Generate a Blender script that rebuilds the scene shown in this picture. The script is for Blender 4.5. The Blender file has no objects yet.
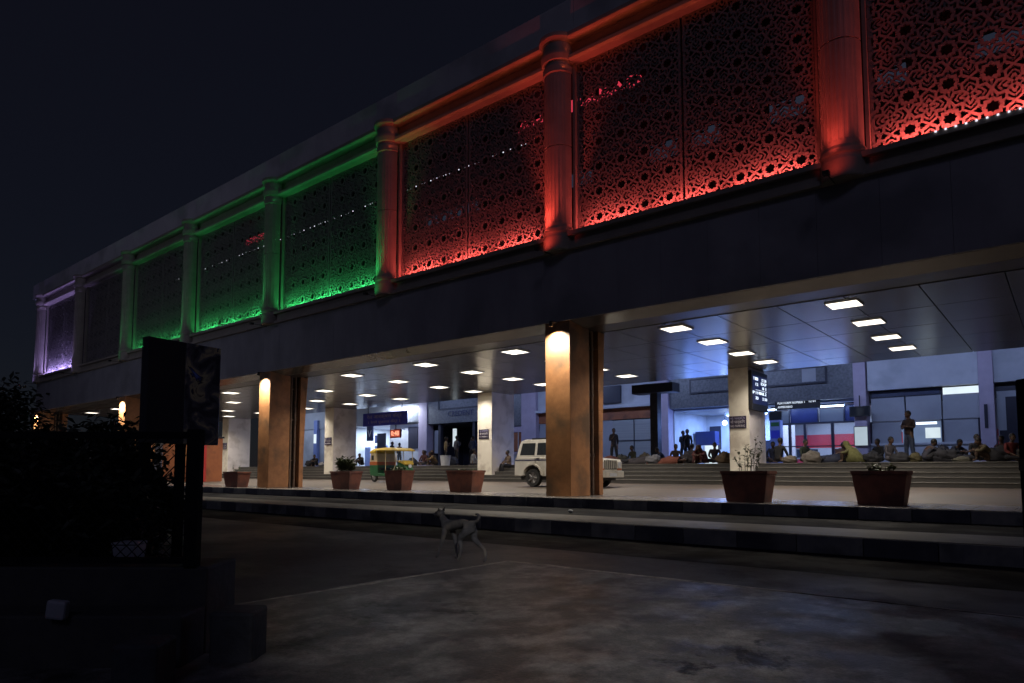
import bpy, math, random
from mathutils import Vector, Matrix
random.seed(7)
R = math.radians
S = bpy.context.scene
COL = S.collection

# ------------------------------------------------------------------ helpers
class MB:
    def __init__(s): s.v = []; s.f = []
    def quad(s, *p):
        n = len(s.v); s.v += [tuple(q) for q in p]; s.f.append(tuple(range(n, n+len(p)))); return s
    def box(s, x0, x1, y0, y1, z0, z1):
        n = len(s.v)
        s.v += [(x0,y0,z0),(x1,y0,z0),(x1,y1,z0),(x0,y1,z0),(x0,y0,z1),(x1,y0,z1),(x1,y1,z1),(x0,y1,z1)]
        s.f += [tuple(n+i for i in q) for q in ((0,3,2,1),(4,5,6,7),(0,1,5,4),(1,2,6,5),(2,3,7,6),(3,0,4,7))]
        return s
    def taper(s, b, z0, t, z1):
        """frustum box: b, t = (x0,x1,y0,y1)"""
        n = len(s.v)
        for q, z in ((b, z0), (t, z1)):
            s.v += [(q[0],q[2],z),(q[1],q[2],z),(q[1],q[3],z),(q[0],q[3],z)]
        s.f += [tuple(n+i for i in q) for q in ((0,3,2,1),(4,5,6,7),(0,1,5,4),(1,2,6,5),(2,3,7,6),(3,0,4,7))]
        return s
    def tube(s, p0, p1, r0, r1=None, n=8, cap=True):
        r1 = r0 if r1 is None else r1
        p0 = Vector(p0); p1 = Vector(p1); d = (p1-p0)
        if d.length < 1e-6: return s
        d.normalize(); a = d.orthogonal().normalized(); b = d.cross(a)
        k = len(s.v)
        for p, r in ((p0, r0), (p1, r1)):
            for i in range(n):
                t = 2*math.pi*i/n
                s.v.append(tuple(p + a*math.cos(t)*r + b*math.sin(t)*r))
        for i in range(n):
            j = (i+1) % n
            s.f.append((k+i, k+j, k+n+j, k+n+i))
        if cap:
            s.f.append(tuple(k+i for i in range(n))[::-1]); s.f.append(tuple(k+n+i for i in range(n)))
        return s
    def lathe(s, prof, c=(0,0,0), n=24, a0=0, a1=2*math.pi):
        """prof list of (r,z) turned round the vertical through c"""
        full = abs(a1-a0-2*math.pi) < 1e-4
        m = n if full else n+1
        k = len(s.v)
        for r, z in prof:
            for i in range(m):
                t = a0+(a1-a0)*i/n
                s.v.append((c[0]+r*math.cos(t), c[1]+r*math.sin(t), c[2]+z))
        for j in range(len(prof)-1):
            for i in range(n):
                i2 = (i+1) % m
                s.f.append((k+j*m+i, k+j*m+i2, k+(j+1)*m+i2, k+(j+1)*m+i))
        return s
    def ell(s, c, r, nu=14, nv=9, M=None):
        k = len(s.v)
        for j in range(nv+1):
            ph = math.pi*j/nv
            for i in range(nu):
                t = 2*math.pi*i/nu
                p = Vector((r[0]*math.sin(ph)*math.cos(t), r[1]*math.sin(ph)*math.sin(t), r[2]*math.cos(ph)))
                if M: p = M @ p
                s.v.append((c[0]+p.x, c[1]+p.y, c[2]+p.z))
        for j in range(nv):
            for i in range(nu):
                i2 = (i+1) % nu
                s.f.append((k+j*nu+i, k+(j+1)*nu+i, k+(j+1)*nu+i2, k+j*nu+i2))
        return s
    def prism_xz(s, poly, y0, y1, inset=None):
        """polygon in XZ extruded along Y; inset = per-vertex shrink of the half width"""
        n = len(s.v); m = len(poly)
        ins = inset or [0]*m
        for (x, z), q in zip(poly, ins): s.v.append((x, y0+q, z))
        for (x, z), q in zip(poly, ins): s.v.append((x, y1-q, z))
        s.f.append(tuple(n+i for i in range(m))); s.f.append(tuple(n+m+i for i in range(m))[::-1])
        for i in range(m):
            j = (i+1) % m
            s.f.append((n+j, n+i, n+m+i, n+m+j))
        return s
    def prism_yz(s, poly, x0, x1):
        n = len(s.v); m = len(poly)
        s.v += [(x0, y, z) for y, z in poly]; s.v += [(x1, y, z) for y, z in poly]
        s.f.append(tuple(n+i for i in range(m))[::-1]); s.f.append(tuple(n+m+i for i in range(m)))
        for i in range(m):
            j = (i+1) % m
            s.f.append((n+i, n+j, n+m+j, n+m+i))
        return s
    def prism_xy(s, poly, z0, z1):
        n = len(s.v); m = len(poly)
        s.v += [(x, y, z0) for x, y in poly]; s.v += [(x, y, z1) for x, y in poly]
        s.f.append(tuple(n+i for i in range(m))[::-1]); s.f.append(tuple(n+m+i for i in range(m)))
        for i in range(m):
            j = (i+1) % m
            s.f.append((n+i, n+j, n+m+j, n+m+i))
        return s
    def build(s, name, mat, parent=None, smooth=False, bevel=0, loc=None):
        me = bpy.data.meshes.new(name); me.from_pydata(s.v, [], s.f); me.update()
        me.validate()
        return link_mesh(name, me, mat, parent, smooth, bevel, loc)

def link_mesh(name, me, mat, parent=None, smooth=False, bevel=0, loc=None):
    o = bpy.data.objects.new(name, me); COL.objects.link(o)
    if mat: me.materials.clear(); me.materials.append(mat)
    if smooth:
        me.polygons.foreach_set('use_smooth', [True]*len(me.polygons))
    if bevel:
        m = o.modifiers.new('bevel', 'BEVEL'); m.width = bevel; m.segments = 2; m.limit_method = 'ANGLE'; m.angle_limit = R(35)
    if parent: o.parent = parent
    if loc: o.location = loc
    return o

def tag(o, label, cat, group=None, kind=None):
    o['label'] = label; o['category'] = cat
    if group: o['group'] = group
    if kind: o['kind'] = kind
    return o
def struct(o):
    o['kind'] = 'structure'; return o
def empty(name, loc, label, cat, group=None, rz=0):
    o = bpy.data.objects.new(name, None); COL.objects.link(o); o.location = loc; o.rotation_euler = (0,0,rz)
    o.empty_display_size = .2
    return tag(o, label, cat, group)
def kids(o): return [c for c in bpy.data.objects if c.parent == o]
def copy_tree(o, parent=None):
    c = o.copy(); COL.objects.link(c)
    if parent: c.parent = parent
    for ch in kids(o): copy_tree(ch, c)
    return c

# ------------------------------------------------------------------ materials
def newmat(name):
    m = bpy.data.materials.new(name); m.use_nodes = True
    nt = m.node_tree; b = nt.nodes['Principled BSDF']
    return m, nt, b
def N(nt, t, **kw):
    n = nt.nodes.new(t)
    for k, v in kw.items(): setattr(n, k, v)
    return n
def pm(name, c1, c2=None, scale=4, rough=.6, bump=0, bscale=None, metal=0, detail=6, lo=.35, hi=.65, stretch=None, c3=None, s3=.6, spec=.5, coat=0):
    m, nt, b = newmat(name)
    b.inputs['Roughness'].default_value = rough; b.inputs['Metallic'].default_value = metal
    b.inputs['Specular IOR Level'].default_value = spec
    b.inputs['Coat Weight'].default_value = coat
    if c2 is None: c2 = tuple(x*.8 for x in c1)
    tc = N(nt, 'ShaderNodeTexCoord'); mp = N(nt, 'ShaderNodeMapping')
    nt.links.new(tc.outputs['Object'], mp.inputs[0])
    if stretch: mp.inputs['Scale'].default_value = stretch
    no = N(nt, 'ShaderNodeTexNoise'); no.inputs['Scale'].default_value = scale; no.inputs['Detail'].default_value = detail
    no.inputs['Roughness'].default_value = .62
    nt.links.new(mp.outputs[0], no.inputs[0])
    cr = N(nt, 'ShaderNodeValToRGB')
    cr.color_ramp.elements[0].position = lo; cr.color_ramp.elements[1].position = hi
    cr.color_ramp.elements[0].color = (*c1, 1); cr.color_ramp.elements[1].color = (*c2, 1)
    nt.links.new(no.outputs[0], cr.inputs[0])
    out = cr.outputs[0]
    if c3:
        n3 = N(nt, 'ShaderNodeTexNoise'); n3.inputs['Scale'].default_value = s3; n3.inputs['Detail'].default_value = 8
        nt.links.new(tc.outputs['Object'], n3.inputs[0])
        r3 = N(nt, 'ShaderNodeValToRGB'); r3.color_ramp.elements[0].position = .5; r3.color_ramp.elements[1].position = .66
        nt.links.new(n3.outputs[0], r3.inputs[0])
        mx = N(nt, 'ShaderNodeMixRGB'); nt.links.new(r3.outputs[0], mx.inputs[0]); nt.links.new(out, mx.inputs[1])
        mx.inputs[2].default_value = (*c3, 1); out = mx.outputs[0]
    nt.links.new(out, b.inputs['Base Color'])
    if bump:
        nb = N(nt, 'ShaderNodeTexNoise'); nb.inputs['Scale'].default_value = bscale or scale*4; nb.inputs['Detail'].default_value = 5
        nt.links.new(tc.outputs['Object'], nb.inputs[0])
        bp = N(nt, 'ShaderNodeBump'); bp.inputs['Strength'].default_value = bump; bp.inputs['Distance'].default_value = .02
        nt.links.new(nb.outputs[0], bp.inputs['Height']); nt.links.new(bp.outputs[0], b.inputs['Normal'])
    return m
def em(name, c, s, base=(.02,.02,.02)):
    m, nt, b = newmat(name)
    b.inputs['Base Color'].default_value = (*base, 1)
    b.inputs['Emission Color'].default_value = (*c, 1); b.inputs['Emission Strength'].default_value = s
    # a slight unevenness of the lamp itself
    tc = N(nt, 'ShaderNodeTexCoord'); no = N(nt, 'ShaderNodeTexNoise'); no.inputs['Scale'].default_value = 2.0
    nt.links.new(tc.outputs['Object'], no.inputs[0])
    mr = N(nt, 'ShaderNodeMapRange'); mr.inputs[3].default_value = s*.85; mr.inputs[4].default_value = s*1.15
    oi = N(nt, 'ShaderNodeObjectInfo'); m2 = N(nt, 'ShaderNodeMapRange'); m2.inputs[3].default_value = .82; m2.inputs[4].default_value = 1.12
    nt.links.new(oi.outputs['Random'], m2.inputs[0]); mu = N(nt, 'ShaderNodeMath', operation='MULTIPLY')
    nt.links.new(no.outputs[0], mr.inputs[0]); nt.links.new(mr.outputs[0], mu.inputs[0]); nt.links.new(m2.outputs[0], mu.inputs[1]); nt.links.new(mu.outputs[0], b.inputs['Emission Strength'])
    return m
def glass(name, c, rough=.05, alpha=.25):
    m, nt, b = newmat(name)
    b.inputs['Base Color'].default_value = (*c, 1); b.inputs['Roughness'].default_value = rough
    b.inputs['Alpha'].default_value = alpha
    return m

M = {}
M['fascia'] = pm('fascia_panel', (.30,.29,.31), (.23,.22,.245), .9, .55, .05, 30, stretch=(1,1,.35), c3=(.19,.185,.20), s3=.5)
M['parapet'] = pm('parapet_panel', (.52,.50,.52), (.44,.42,.45), .9, .6, .05, 30, c3=(.34,.33,.35), s3=.6)
M['plaster'] = pm('facade_stone', (.29,.25,.21), (.23,.20,.17), 2.2, .6, .06, 40)
M['jali'] = pm('screen_concrete', (.22,.20,.185), (.17,.155,.145), 3, .6)
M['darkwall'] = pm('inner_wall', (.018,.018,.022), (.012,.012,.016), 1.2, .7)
M['winlit'] = em('dim_window', (.45,.6,1), .035)
M['soffit'] = pm('soffit_tile', (.125,.118,.115), (.10,.095,.095), 1.5, .24, .012, 6, spec=.55)
M['soffit_dark'] = pm('soffit_band', (.06,.048,.042), (.045,.038,.035), 2, .35)
M['void'] = pm('soffit_gap', (.02,.02,.02), (.03,.03,.03), 2, .8)
M['ochre'] = pm('ochre_pillar', (.47,.215,.085), (.33,.145,.058), 3.2, .6, .12, 26, c3=(.17,.095,.05), s3=1.1, detail=9)
M['groove'] = pm('groove', (.055,.035,.025), (.035,.025,.02), 5, .7)
M['pipe'] = pm('drain_pipe', (.20,.13,.09), (.12,.085,.06), 9, .5)
M['cream'] = pm('cream_column', (.84,.79,.68), (.77,.72,.61), 1.8, .55, .04, 30, c3=(.56,.50,.42), s3=1.6)
M['creamside'] = pm('column_cladding', (.84,.78,.76), (.77,.71,.69), 1.3, .55, .04, 30, c3=(.60,.54,.51), s3=1.3)  # less yellow tone for the column body behind the front face
M['tile'] = pm('pavement_tile', (.26,.232,.215), (.20,.18,.168), 2.5, .27, .04, 30, c3=(.14,.125,.115), s3=.8)
M['lane'] = pm('lane_concrete', (.105,.080,.062), (.080,.062,.048), 1.2, .5, .08, 40, c3=(.07,.058,.047), s3=.35)
M['tread'] = pm('step_tread', (.14,.13,.122), (.09,.084,.08), 1.8, .6, .1, 30, c3=(.08,.075,.07), s3=.9)
M['kerbface'] = pm('kerb_paint', (.075,.075,.088), (.045,.045,.056), 2.0, .7, .15, 20, c3=(.14,.135,.125), s3=1.5)
M['kerbpale'] = pm('kerb_paint_pale', (.24,.23,.20), (.14,.14,.14), 2.6, .7, .15, 20, c3=(.07,.07,.075), s3=1.7)
M['stair'] = pm('stair_stone', (.075,.07,.065), (.055,.052,.05), 2, .55, .05, 30)
M['nosing'] = pm('stair_nosing', (.17,.16,.14), (.12,.112,.10), 5, .5)  # treads paler than risers: the light on them is put into the colour
M['floor'] = pm('concourse_granite', (.20,.19,.19), (.15,.145,.15), 3, .3)
M['terracotta'] = pm('terracotta', (.24,.085,.055), (.17,.06,.042), 5, .6, .08, 40, c3=(.12,.05,.04), s3=3)
M['soil'] = pm('soil', (.05,.035,.025), (.03,.022,.016), 12, .9, .4, 30)
M['leaf'] = pm('leaf', (.055,.085,.028), (.09,.10,.035), 3, .5)
M['leafdark'] = pm('leaf_dark', (.018,.024,.016), (.028,.034,.018), 2, .6)
M['bark'] = pm('bark', (.07,.055,.04), (.045,.035,.028), 9, .8, .3, 40)
M['metaldark'] = pm('dark_metal', (.03,.03,.035), (.02,.02,.025), 6, .45, metal=.3)
M['iron'] = pm('painted_iron', (.009,.009,.012), (.013,.013,.016), 6, .9, spec=.1)
M['white_paint'] = pm('car_white', (.62,.60,.54), (.55,.53,.48), 2, .28, coat=.5, c3=(.44,.41,.35), s3=2.2)
M['carglass'] = pm('car_glass', (.03,.035,.04), (.02,.022,.026), 2, .08)
M['rubber'] = pm('tyre', (.022,.022,.022), (.03,.03,.03), 9, .8)
M['rim'] = pm('wheel_rim', (.28,.27,.26), (.2,.2,.2), 6, .4, metal=.6)
M['chrome'] = pm('chrome', (.5,.5,.5), (.4,.4,.4), 6, .2, metal=.9)
M['blackplastic'] = pm('black_plastic', (.02,.02,.022), (.03,.03,.03), 5, .5)
M['yellow'] = pm('rickshaw_yellow', (.50,.35,.05), (.40,.27,.04), 3, .45)
M['green'] = pm('rickshaw_green', (.03,.14,.055), (.025,.10,.045), 3, .4)
M['creampaint'] = pm('rickshaw_cream', (.6,.5,.3), (.5,.4,.26), 3, .45)
M['orangepaint'] = pm('orange_band', (.45,.12,.035), (.36,.10,.03), 3, .5)
M['blue_sign'] = pm('sign_blue', (.045,.06,.60), (.035,.05,.48), 2, .4)
M['sign_text'] = pm('sign_lettering', (.55,.52,.56), (.45,.43,.48), 4, .5)
M['sign_text_dim'] = pm('sign_lettering_faded', (.34,.32,.50), (.28,.27,.42), 4, .5)
M['plate_dark'] = pm('plate_dark', (.035,.025,.06), (.03,.022,.05), 4, .5)
M['pale'] = pm('hall_paint', (.50,.52,.56), (.42,.44,.49), .8, .6, .03, 20, c3=(.36,.38,.42), s3=.7)
M['pale2'] = pm('hall_panel', (.36,.38,.42), (.30,.32,.36), .8, .5)
M['part_blue'] = pm('partition_blue', (.20,.26,.55), (.16,.22,.48), 2, .5)
M['clere'] = pm('clerestory_glass', (.06,.07,.12), (.045,.055,.10), 2, .3)
M['navy'] = pm('navy_panel', (.014,.022,.10), (.010,.016,.075), 2, .45)
M['lilac'] = pm('lilac_column', (.42,.36,.46), (.36,.31,.40), 2, .6)
M['granite'] = pm('granite_cladding', (.15,.16,.175), (.08,.085,.10), 9, .4, .03, 40, detail=10)
M['mullion'] = pm('dark_mullion', (.018,.02,.035), (.025,.025,.04), 3, .4)
M['shutter'] = pm('shutter', (.36,.38,.39), (.28,.30,.31), 1, .45, .3, 1, stretch=(.2,.2,14))
M['orangewall'] = pm('orange_wall', (.34,.115,.045), (.24,.08,.035), 1.5, .55, c3=(.14,.055,.03), s3=1.3)
M['redpaint'] = pm('red_paint', (.45,.035,.03), (.36,.03,.03), 3, .45)
M['train_red'] = pm('train_red', (.50,.025,.03), (.40,.022,.03), 1, .35)
M['train_grey'] = pm('train_grey', (.4,.42,.46), (.33,.35,.4), 1, .35)
M['concrete'] = pm('old_concrete', (.045,.047,.056), (.022,.024,.028), 5, .85, .5, 14, c3=(.06,.062,.07), s3=2.2)
M['stonewall'] = pm('dark_stone', (.052,.05,.05), (.032,.032,.036), 3.5, .8, .3, 14)
M['whiteplastic'] = pm('white_plastic', (.62,.64,.70), (.52,.55,.6), 4, .5)
M['skin'] = pm('skin', (.11,.06,.04), (.085,.047,.032), 6, .5)
M['hair'] = pm('hair', (.012,.010,.010), (.02,.016,.014), 30, .55)
M['eye'] = pm('eye', (.02,.015,.012), (.03,.02,.016), 10, .2)
M['fur'] = pm('dog_fur', (.105,.105,.115), (.06,.06,.066), 11, .85, .6, 90, c3=(.17,.15,.13), s3=4.5)
def lamp_em(name, c, s): return em(name, c, s)
M['ceil_lamp'] = em('ceiling_lamp_glow', (1,.90,.74), 3.2)
M['tube_cool'] = em('tube_cool', (.62,.80,1), 14)
M['tube_soft'] = em('tube_soft', (.75,.88,1), 2.2)
M['screen_text'] = em('screen_text', (.72,.83,1), 1.5)
M['screen_blue'] = em('screen_blue', (.03,.06,.30), .22)
M['red_led'] = em('red_led', (1,.06,.11), .62)
M['clock_led'] = em('clock_led', (1,.40,.24), 1.7)
M['clock_back'] = em('clock_back', (.7,.08,.04), .5)
M['white_led'] = em('white_led', (.85,.85,1), 1.1)
M['poster_lit'] = em('lit_poster', (.80,.93,1), .95)
M['notice_lit'] = em('notice_lit', (.72,.88,1), .62)
M['transom_lit'] = em('transom_lit', (.25,.4,1), .12)
M['room_lit'] = em('lit_window', (.40,.58,1), .30)

# road: old asphalt with stains, patches and fine cracks
def road_mat(name, base, dark, light, s_big, rough, crack=True, patchlo=.44, patchhi=.6, spec=.5):
    m, nt, b = newmat(name); b.inputs['Specular IOR Level'].default_value = spec
    tc = N(nt, 'ShaderNodeTexCoord')
    def noise(sc, det=8, st=None, rg=.6, dist=0):
        mp = N(nt, 'ShaderNodeMapping'); nt.links.new(tc.outputs['Object'], mp.inputs[0])
        if st: mp.inputs['Scale'].default_value = st
        n = N(nt, 'ShaderNodeTexNoise'); n.inputs['Scale'].default_value = sc; n.inputs['Detail'].default_value = det
        n.inputs['Roughness'].default_value = rg; n.inputs['Distortion'].default_value = dist
        nt.links.new(mp.outputs[0], n.inputs[0]); return n.outputs[0]
    def ramp(i, a, bb, ca=(0,0,0), cb=(1,1,1)):
        r = N(nt, 'ShaderNodeValToRGB'); r.color_ramp.elements[0].position = a; r.color_ramp.elements[1].position = bb
        r.color_ramp.elements[0].color = (*ca,1); r.color_ramp.elements[1].color = (*cb,1)
        nt.links.new(i, r.inputs[0]); return r.outputs[0]
    def mix(f, a, bb, t='MIX'):
        x = N(nt, 'ShaderNodeMixRGB', blend_type=t)
        for i, q in enumerate((f, a, bb)):
            if isinstance(q, (int, float)): x.inputs[i].default_value = q
            elif isinstance(q, tuple): x.inputs[i].default_value = (*q, 1)
            else: nt.links.new(q, x.inputs[i])
        return x.outputs[0]
    big = ramp(noise(s_big, 10, rg=.66, dist=.15), patchlo, patchhi)
    col = mix(big, dark, base)
    col = mix(ramp(noise(s_big*2.6, 11, st=(1.15,.9,1), rg=.74, dist=.1), .46, .72), col, light)
    sp = ramp(noise(s_big*1.1, 10, st=(1.2,1,1), rg=.7, dist=.3), .57, .61)
    col = mix(sp, col, tuple(x*.75 for x in dark))
    col = mix(.7, col, ramp(noise(70, 5, rg=.75), .28, .72, (.40,.40,.40), (1.45,1.45,1.45)), 'MULTIPLY')
    col = mix(.5, col, ramp(noise(7, 8, rg=.7), .3, .7, (.55,.55,.55), (1.3,1.3,1.3)), 'MULTIPLY')
    if crack:
        v = N(nt, 'ShaderNodeTexVoronoi', feature='DISTANCE_TO_EDGE'); v.inputs['Scale'].default_value = .30
        mp = N(nt, 'ShaderNodeMapping'); nt.links.new(tc.outputs['Object'], mp.inputs[0])
        wn = N(nt, 'ShaderNodeTexNoise'); wn.inputs['Scale'].default_value = 2.5; nt.links.new(tc.outputs['Object'], wn.inputs[0])
        vm = N(nt, 'ShaderNodeVectorMath', operation='MULTIPLY_ADD'); nt.links.new(wn.outputs['Color'], vm.inputs[0])
        vm.inputs[1].default_value = (.5,.5,.5); nt.links.new(mp.outputs[0], vm.inputs[2]); nt.links.new(vm.outputs[0], v.inputs[0])
        ck = ramp(v.outputs['Distance'], .001, .005)
        
        ck2 = ramp(noise(.8, 5), .50, .62)
        mxx = N(nt, 'ShaderNodeMath', operation='MAXIMUM'); nt.links.new(ck, mxx.inputs[0]); nt.links.new(ck2, mxx.inputs[1])
        col = mix(mxx.outputs[0], tuple(x*.85 for x in dark), col)
    nt.links.new(col, b.inputs['Base Color'])
    rr = N(nt, 'ShaderNodeMapRange'); rr.inputs[3].default_value = rough-.15; rr.inputs[4].default_value = rough+.15
    nt.links.new(big, rr.inputs[0]); nt.links.new(rr.outputs[0], b.inputs['Roughness'])
    bp = N(nt, 'ShaderNodeBump'); bp.inputs['Strength'].default_value = .35; bp.inputs['Distance'].default_value = .015
    nt.links.new(noise(35, 6), bp.inputs['Height']); nt.links.new(bp.outputs[0], b.inputs['Normal'])
    return m
M['road'] = road_mat('asphalt', (.060,.061,.070), (.036,.037,.045), (.080,.080,.086), .30, .66, crack=False)
M['apron'] = road_mat('worn_concrete', (.125,.121,.121), (.032,.032,.037), (.30,.29,.28), .75, .54, crack=False, spec=.42, patchlo=.45, patchhi=.58)
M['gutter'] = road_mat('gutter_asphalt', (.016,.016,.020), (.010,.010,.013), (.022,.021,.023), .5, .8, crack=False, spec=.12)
M['lip'] = pm('worn_slab_edge', (.34,.32,.30), (.17,.16,.155), 5.5, .8, .3, 20, c3=(.07,.068,.07), s3=2.8)

# ------------------------------------------------------------------ camera
cam = bpy.data.cameras.new('camera'); co = bpy.data.objects.new('camera', cam); COL.objects.link(co)
co.location = (0, 0, 1.2); co.rotation_euler = (R(94.2), 0, R(39.5))
cam.sensor_width = 36; cam.lens = 677/1024*36; cam.shift_y = .0779
cam.clip_start = .05; cam.clip_end = 2000
S.camera = co

# ------------------------------------------------------------------ world
w = bpy.data.worlds.new('World'); S.world = w; w.use_nodes = True
nt = w.node_tree; bg = nt.nodes['Background']
sky = nt.nodes.new('ShaderNodeTexSky'); sky.sky_type = 'NISHITA'; sky.sun_disc = False
MOON_EL, MOON_AZ = 36, 142   # azimuth clockwise from +Y
sky.sun_elevation = R(MOON_EL); sky.sun_rotation = R(MOON_AZ); sky.ozone_density = 3; sky.air_density = 1.0; sky.dust_density = .3
mxs = nt.nodes.new('ShaderNodeMixRGB'); mxs.inputs[0].default_value = .72; mxs.inputs[2].default_value = (1.5,1.45,2.75,1); nt.links.new(sky.outputs[0], mxs.inputs[1]); nt.links.new(mxs.outputs[0], bg.inputs[0]); bg.inputs[1].default_value = .0032
S.view_settings.view_transform = 'Standard'; S.view_settings.look = 'None'
S.view_settings.exposure = 0; S.view_settings.gamma = 1

def light(kind, name, loc, power, color, direction=(0,0,-1), **kw):
    l = bpy.data.lights.new(name, kind); l.energy = power; l.color = color
    for k, v in kw.items(): setattr(l, k, v)
    o = bpy.data.objects.new(name, l); COL.objects.link(o); o.location = loc
    o.rotation_euler = Vector(direction).to_track_quat('-Z', 'Y').to_euler()
    return o
def aim(o, tgt):
    o.rotation_euler = (Vector(tgt)-Vector(o.location)).to_track_quat('-Z', 'Y').to_euler()

az = R(MOON_AZ); el = R(MOON_EL)
moon_dir = Vector((math.sin(az)*math.cos(el), math.cos(az)*math.cos(el), math.sin(el)))
light('SUN', 'moonlight', (0,-20,30), .095, (.56,.55,.92), tuple(-moon_dir), angle=R(12))

# ------------------------------------------------------------------ ground
def poly(name, pts, z, mat):
    return struct(MB().quad(*[(x,y,z) for x,y in pts]).build(name, mat))
road = poly('road', [(-400,-400),(400,-400),(400,400),(-400,400)], 0, M['road'])
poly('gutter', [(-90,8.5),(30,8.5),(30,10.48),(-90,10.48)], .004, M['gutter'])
# concrete apron in the foreground, with a worn pale lip
struct(MB().box(-5.75, 25, -12, 6.88, -.1, .022).build('concrete_slab', M['apron'], bevel=.008))
lp = MB()
def lip_run(p0, p1, w, n):
    p0 = Vector(p0); p1 = Vector(p1); d = (p1-p0); L = d.length; d.normalize(); nrm = Vector((-d.y, d.x, 0))
    a = []
    for i in range(n+1):
        q = p0 + d*(L*i/n); k = random.uniform(.45, 1.0)*(.75+.4*math.sin(i*.31+p0.x))
        a.append((q - nrm*w*random.uniform(.2,.55)*k, q + nrm*w*.5*k))
    for i in range(n):
        (i0, o0), (i1, o1) = a[i], a[i+1]
        m = len(lp.v)
        for q in (i0, o0, o1, i1): lp.v.append((q.x, q.y, .0263))
        for q in (i0, o0, o1, i1): lp.v.append((q.x, q.y, .0))
        lp.f += [tuple(m+j for j in q) for q in ((0,1,2,3),(0,4,5,1),(1,5,6,2),(2,6,7,3),(3,7,4,0))]
lip_run((-5.75,1.5,0), (-5.75,6.9,0), .13, 40)
lip_run((-5.80,6.9,0), (6,6.9,0), .11, 90)
struct(lp.build('slab_edge', M['lip']))
# kerb steps and drop off lane
ZP, ZT = .52, .27
XL, XR = -95, 30
struct(MB().box(XL, XR, 10.53, 12.0, -.3, ZT).build('lower_step', M['tread'], bevel=.015))
struct(MB().box(XL, XR, 14.33, 16.6, -.3, ZP).build('pavement', M['tile'], bevel=.012))
struct(MB().box(XL, XR, 12.003, 14.3, -.3, ZT-.006).build('asphalt_strip', M['gutter']))  # darker band over the rear of the lower step
kf = MB(); kp = MB()
for (y, z0, z1) in ((10.5, .0, ZT-.012), (14.3, ZT, ZP-.012)):
    x = XL; i = 0
    while x < XR:
        (kf if i % 2 else kp).box(x+.006, x+.894, y, y+.034, z0+.004, z1); x += .9; i += 1
struct(kf.build('kerb', M['kerbface'], bevel=.008)); struct(kp.build('kerb_stones', M['kerbpale'], bevel=.008))
# pavement joints: thin grooves cut as dark strips set in the sheet
jt = MB()
x = XL
while x < XR:
    jt.quad((x,14.4,ZP+.003),(x+.012,14.4,ZP+.003),(x+.012,16.58,ZP+.003),(x,16.58,ZP+.003)); x += .6
for y in (14.95, 15.55, 16.15):
    jt.quad((XL,y,ZP+.0035),(XR,y,ZP+.0035),(XR,y+.01,ZP+.0035),(XL,y+.01,ZP+.0035))
struct(jt.build('pavement_joints', M['void']))
ZL = .68
lane = MB(); lane.quad((XL,16.6,ZP-.01),(XR,16.6,ZP-.01),(XR,25.02,ZL),(XL,25.02,ZL))
struct(lane.build('road_lane', M['lane']))
def lane_z(y): return ZP-.01+(ZL-ZP+.01)*(y-16.6)/8.4
ZF = 1.5; NR = 5; RH = (ZF-ZL)/NR; TR = .32
st = MB(); ns = MB()
for i in range(NR):
    y = 25.0+i*TR; z = ZL+RH*(i+1)
    if i < NR-1: st.box(XL, XR, y, y+TR+.02, -.2, z-.03)
    ns.box(XL, XR, y-.02, y+TR-.022, z-.028, z)
struct(st.build('stairs', M['stair'])); struct(ns.build('stair_treads', M['nosing'], bevel=.006))
struct(MB().box(XL, XR, 25.0+(NR-1)*TR+TR-.02, 60, -.2, ZF-.002).build('concourse_floor', M['floor']))
struct(MB().box(XL, XR, 25.0+(NR-1)*TR+.002, 25.0+NR*TR-.022, -.2, ZF-.03).build('stair_riser', M['stair']))

# ------------------------------------------------------------------ station building with coloured screens
YF = 14.8
CX = [3.85-7.2*k for k in range(9)]          # half columns, right to left
XE0, XE1 = -54.3, 12.0
sb = empty('station_building', (0,0,0), 'long two storey station building with pierced screens lit red, green and violet over a canopy', 'building')
# fascia: panels with open joints over a dark backing
fa = MB(); x = XE0
while x < XE1:
    fa.box(x+.0025, min(x+1.2, XE1)-.0025, YF, YF+.05, 5.25, 7.13); x += 1.2
fa.build('fascia', M['fascia'], sb, bevel=.003)
MB().box(XE0+.02, XE1, YF+.03, 27.0, 5.34, 7.10).build('floor_slab', M['void'], sb)
MB().box(XE0-.05, XE1, YF-.12, YF+.08, 7.135, 7.24).box(XE0-.02, XE1, YF-.02, YF+.16, 7.245, 7.57).box(XE0-.03, XE1, YF-.16, YF-.023, 7.50, 7.62).build('ledge', M['plaster'], sb, bevel=.012)
# cornice mouldings
def yz(pts): return pts
co_ = MB()
co_.prism_yz([(YF+.3,12.42),(YF-.05,12.42),(YF-.12,12.47),(YF-.12,12.57),(YF+.04,12.62),(YF+.3,12.62)], XE0, XE1)
co_.build('lower_cornice', M['plaster'], sb, bevel=.01)
MB().box(XE0, XE1, YF+.15, YF+.3, 12.622, 12.998).build('cornice_recess', M['plaster'], sb)
MB().prism_yz([(YF+.3,13.0),(YF-.14,13.0),(YF-.21,13.05),(YF-.21,13.17),(YF+.3,13.17)], XE0-.1, XE1).build('upper_cornice', M['plaster'], sb, bevel=.01)
pa = MB(); x = XE0-1.2
while x < XE1:
    pa.box(x+.006, min(x+2.4, XE1)-.006, YF-.16, YF+.0, 13.175, 14.12); x += 2.4
pa.build('parapet', M['parapet'], sb, bevel=.004)
MB().box(XE0-1.2, XE1, YF+.003, 40, 13.2, 14.0).build('roof', M['darkwall'], sb)
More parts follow.
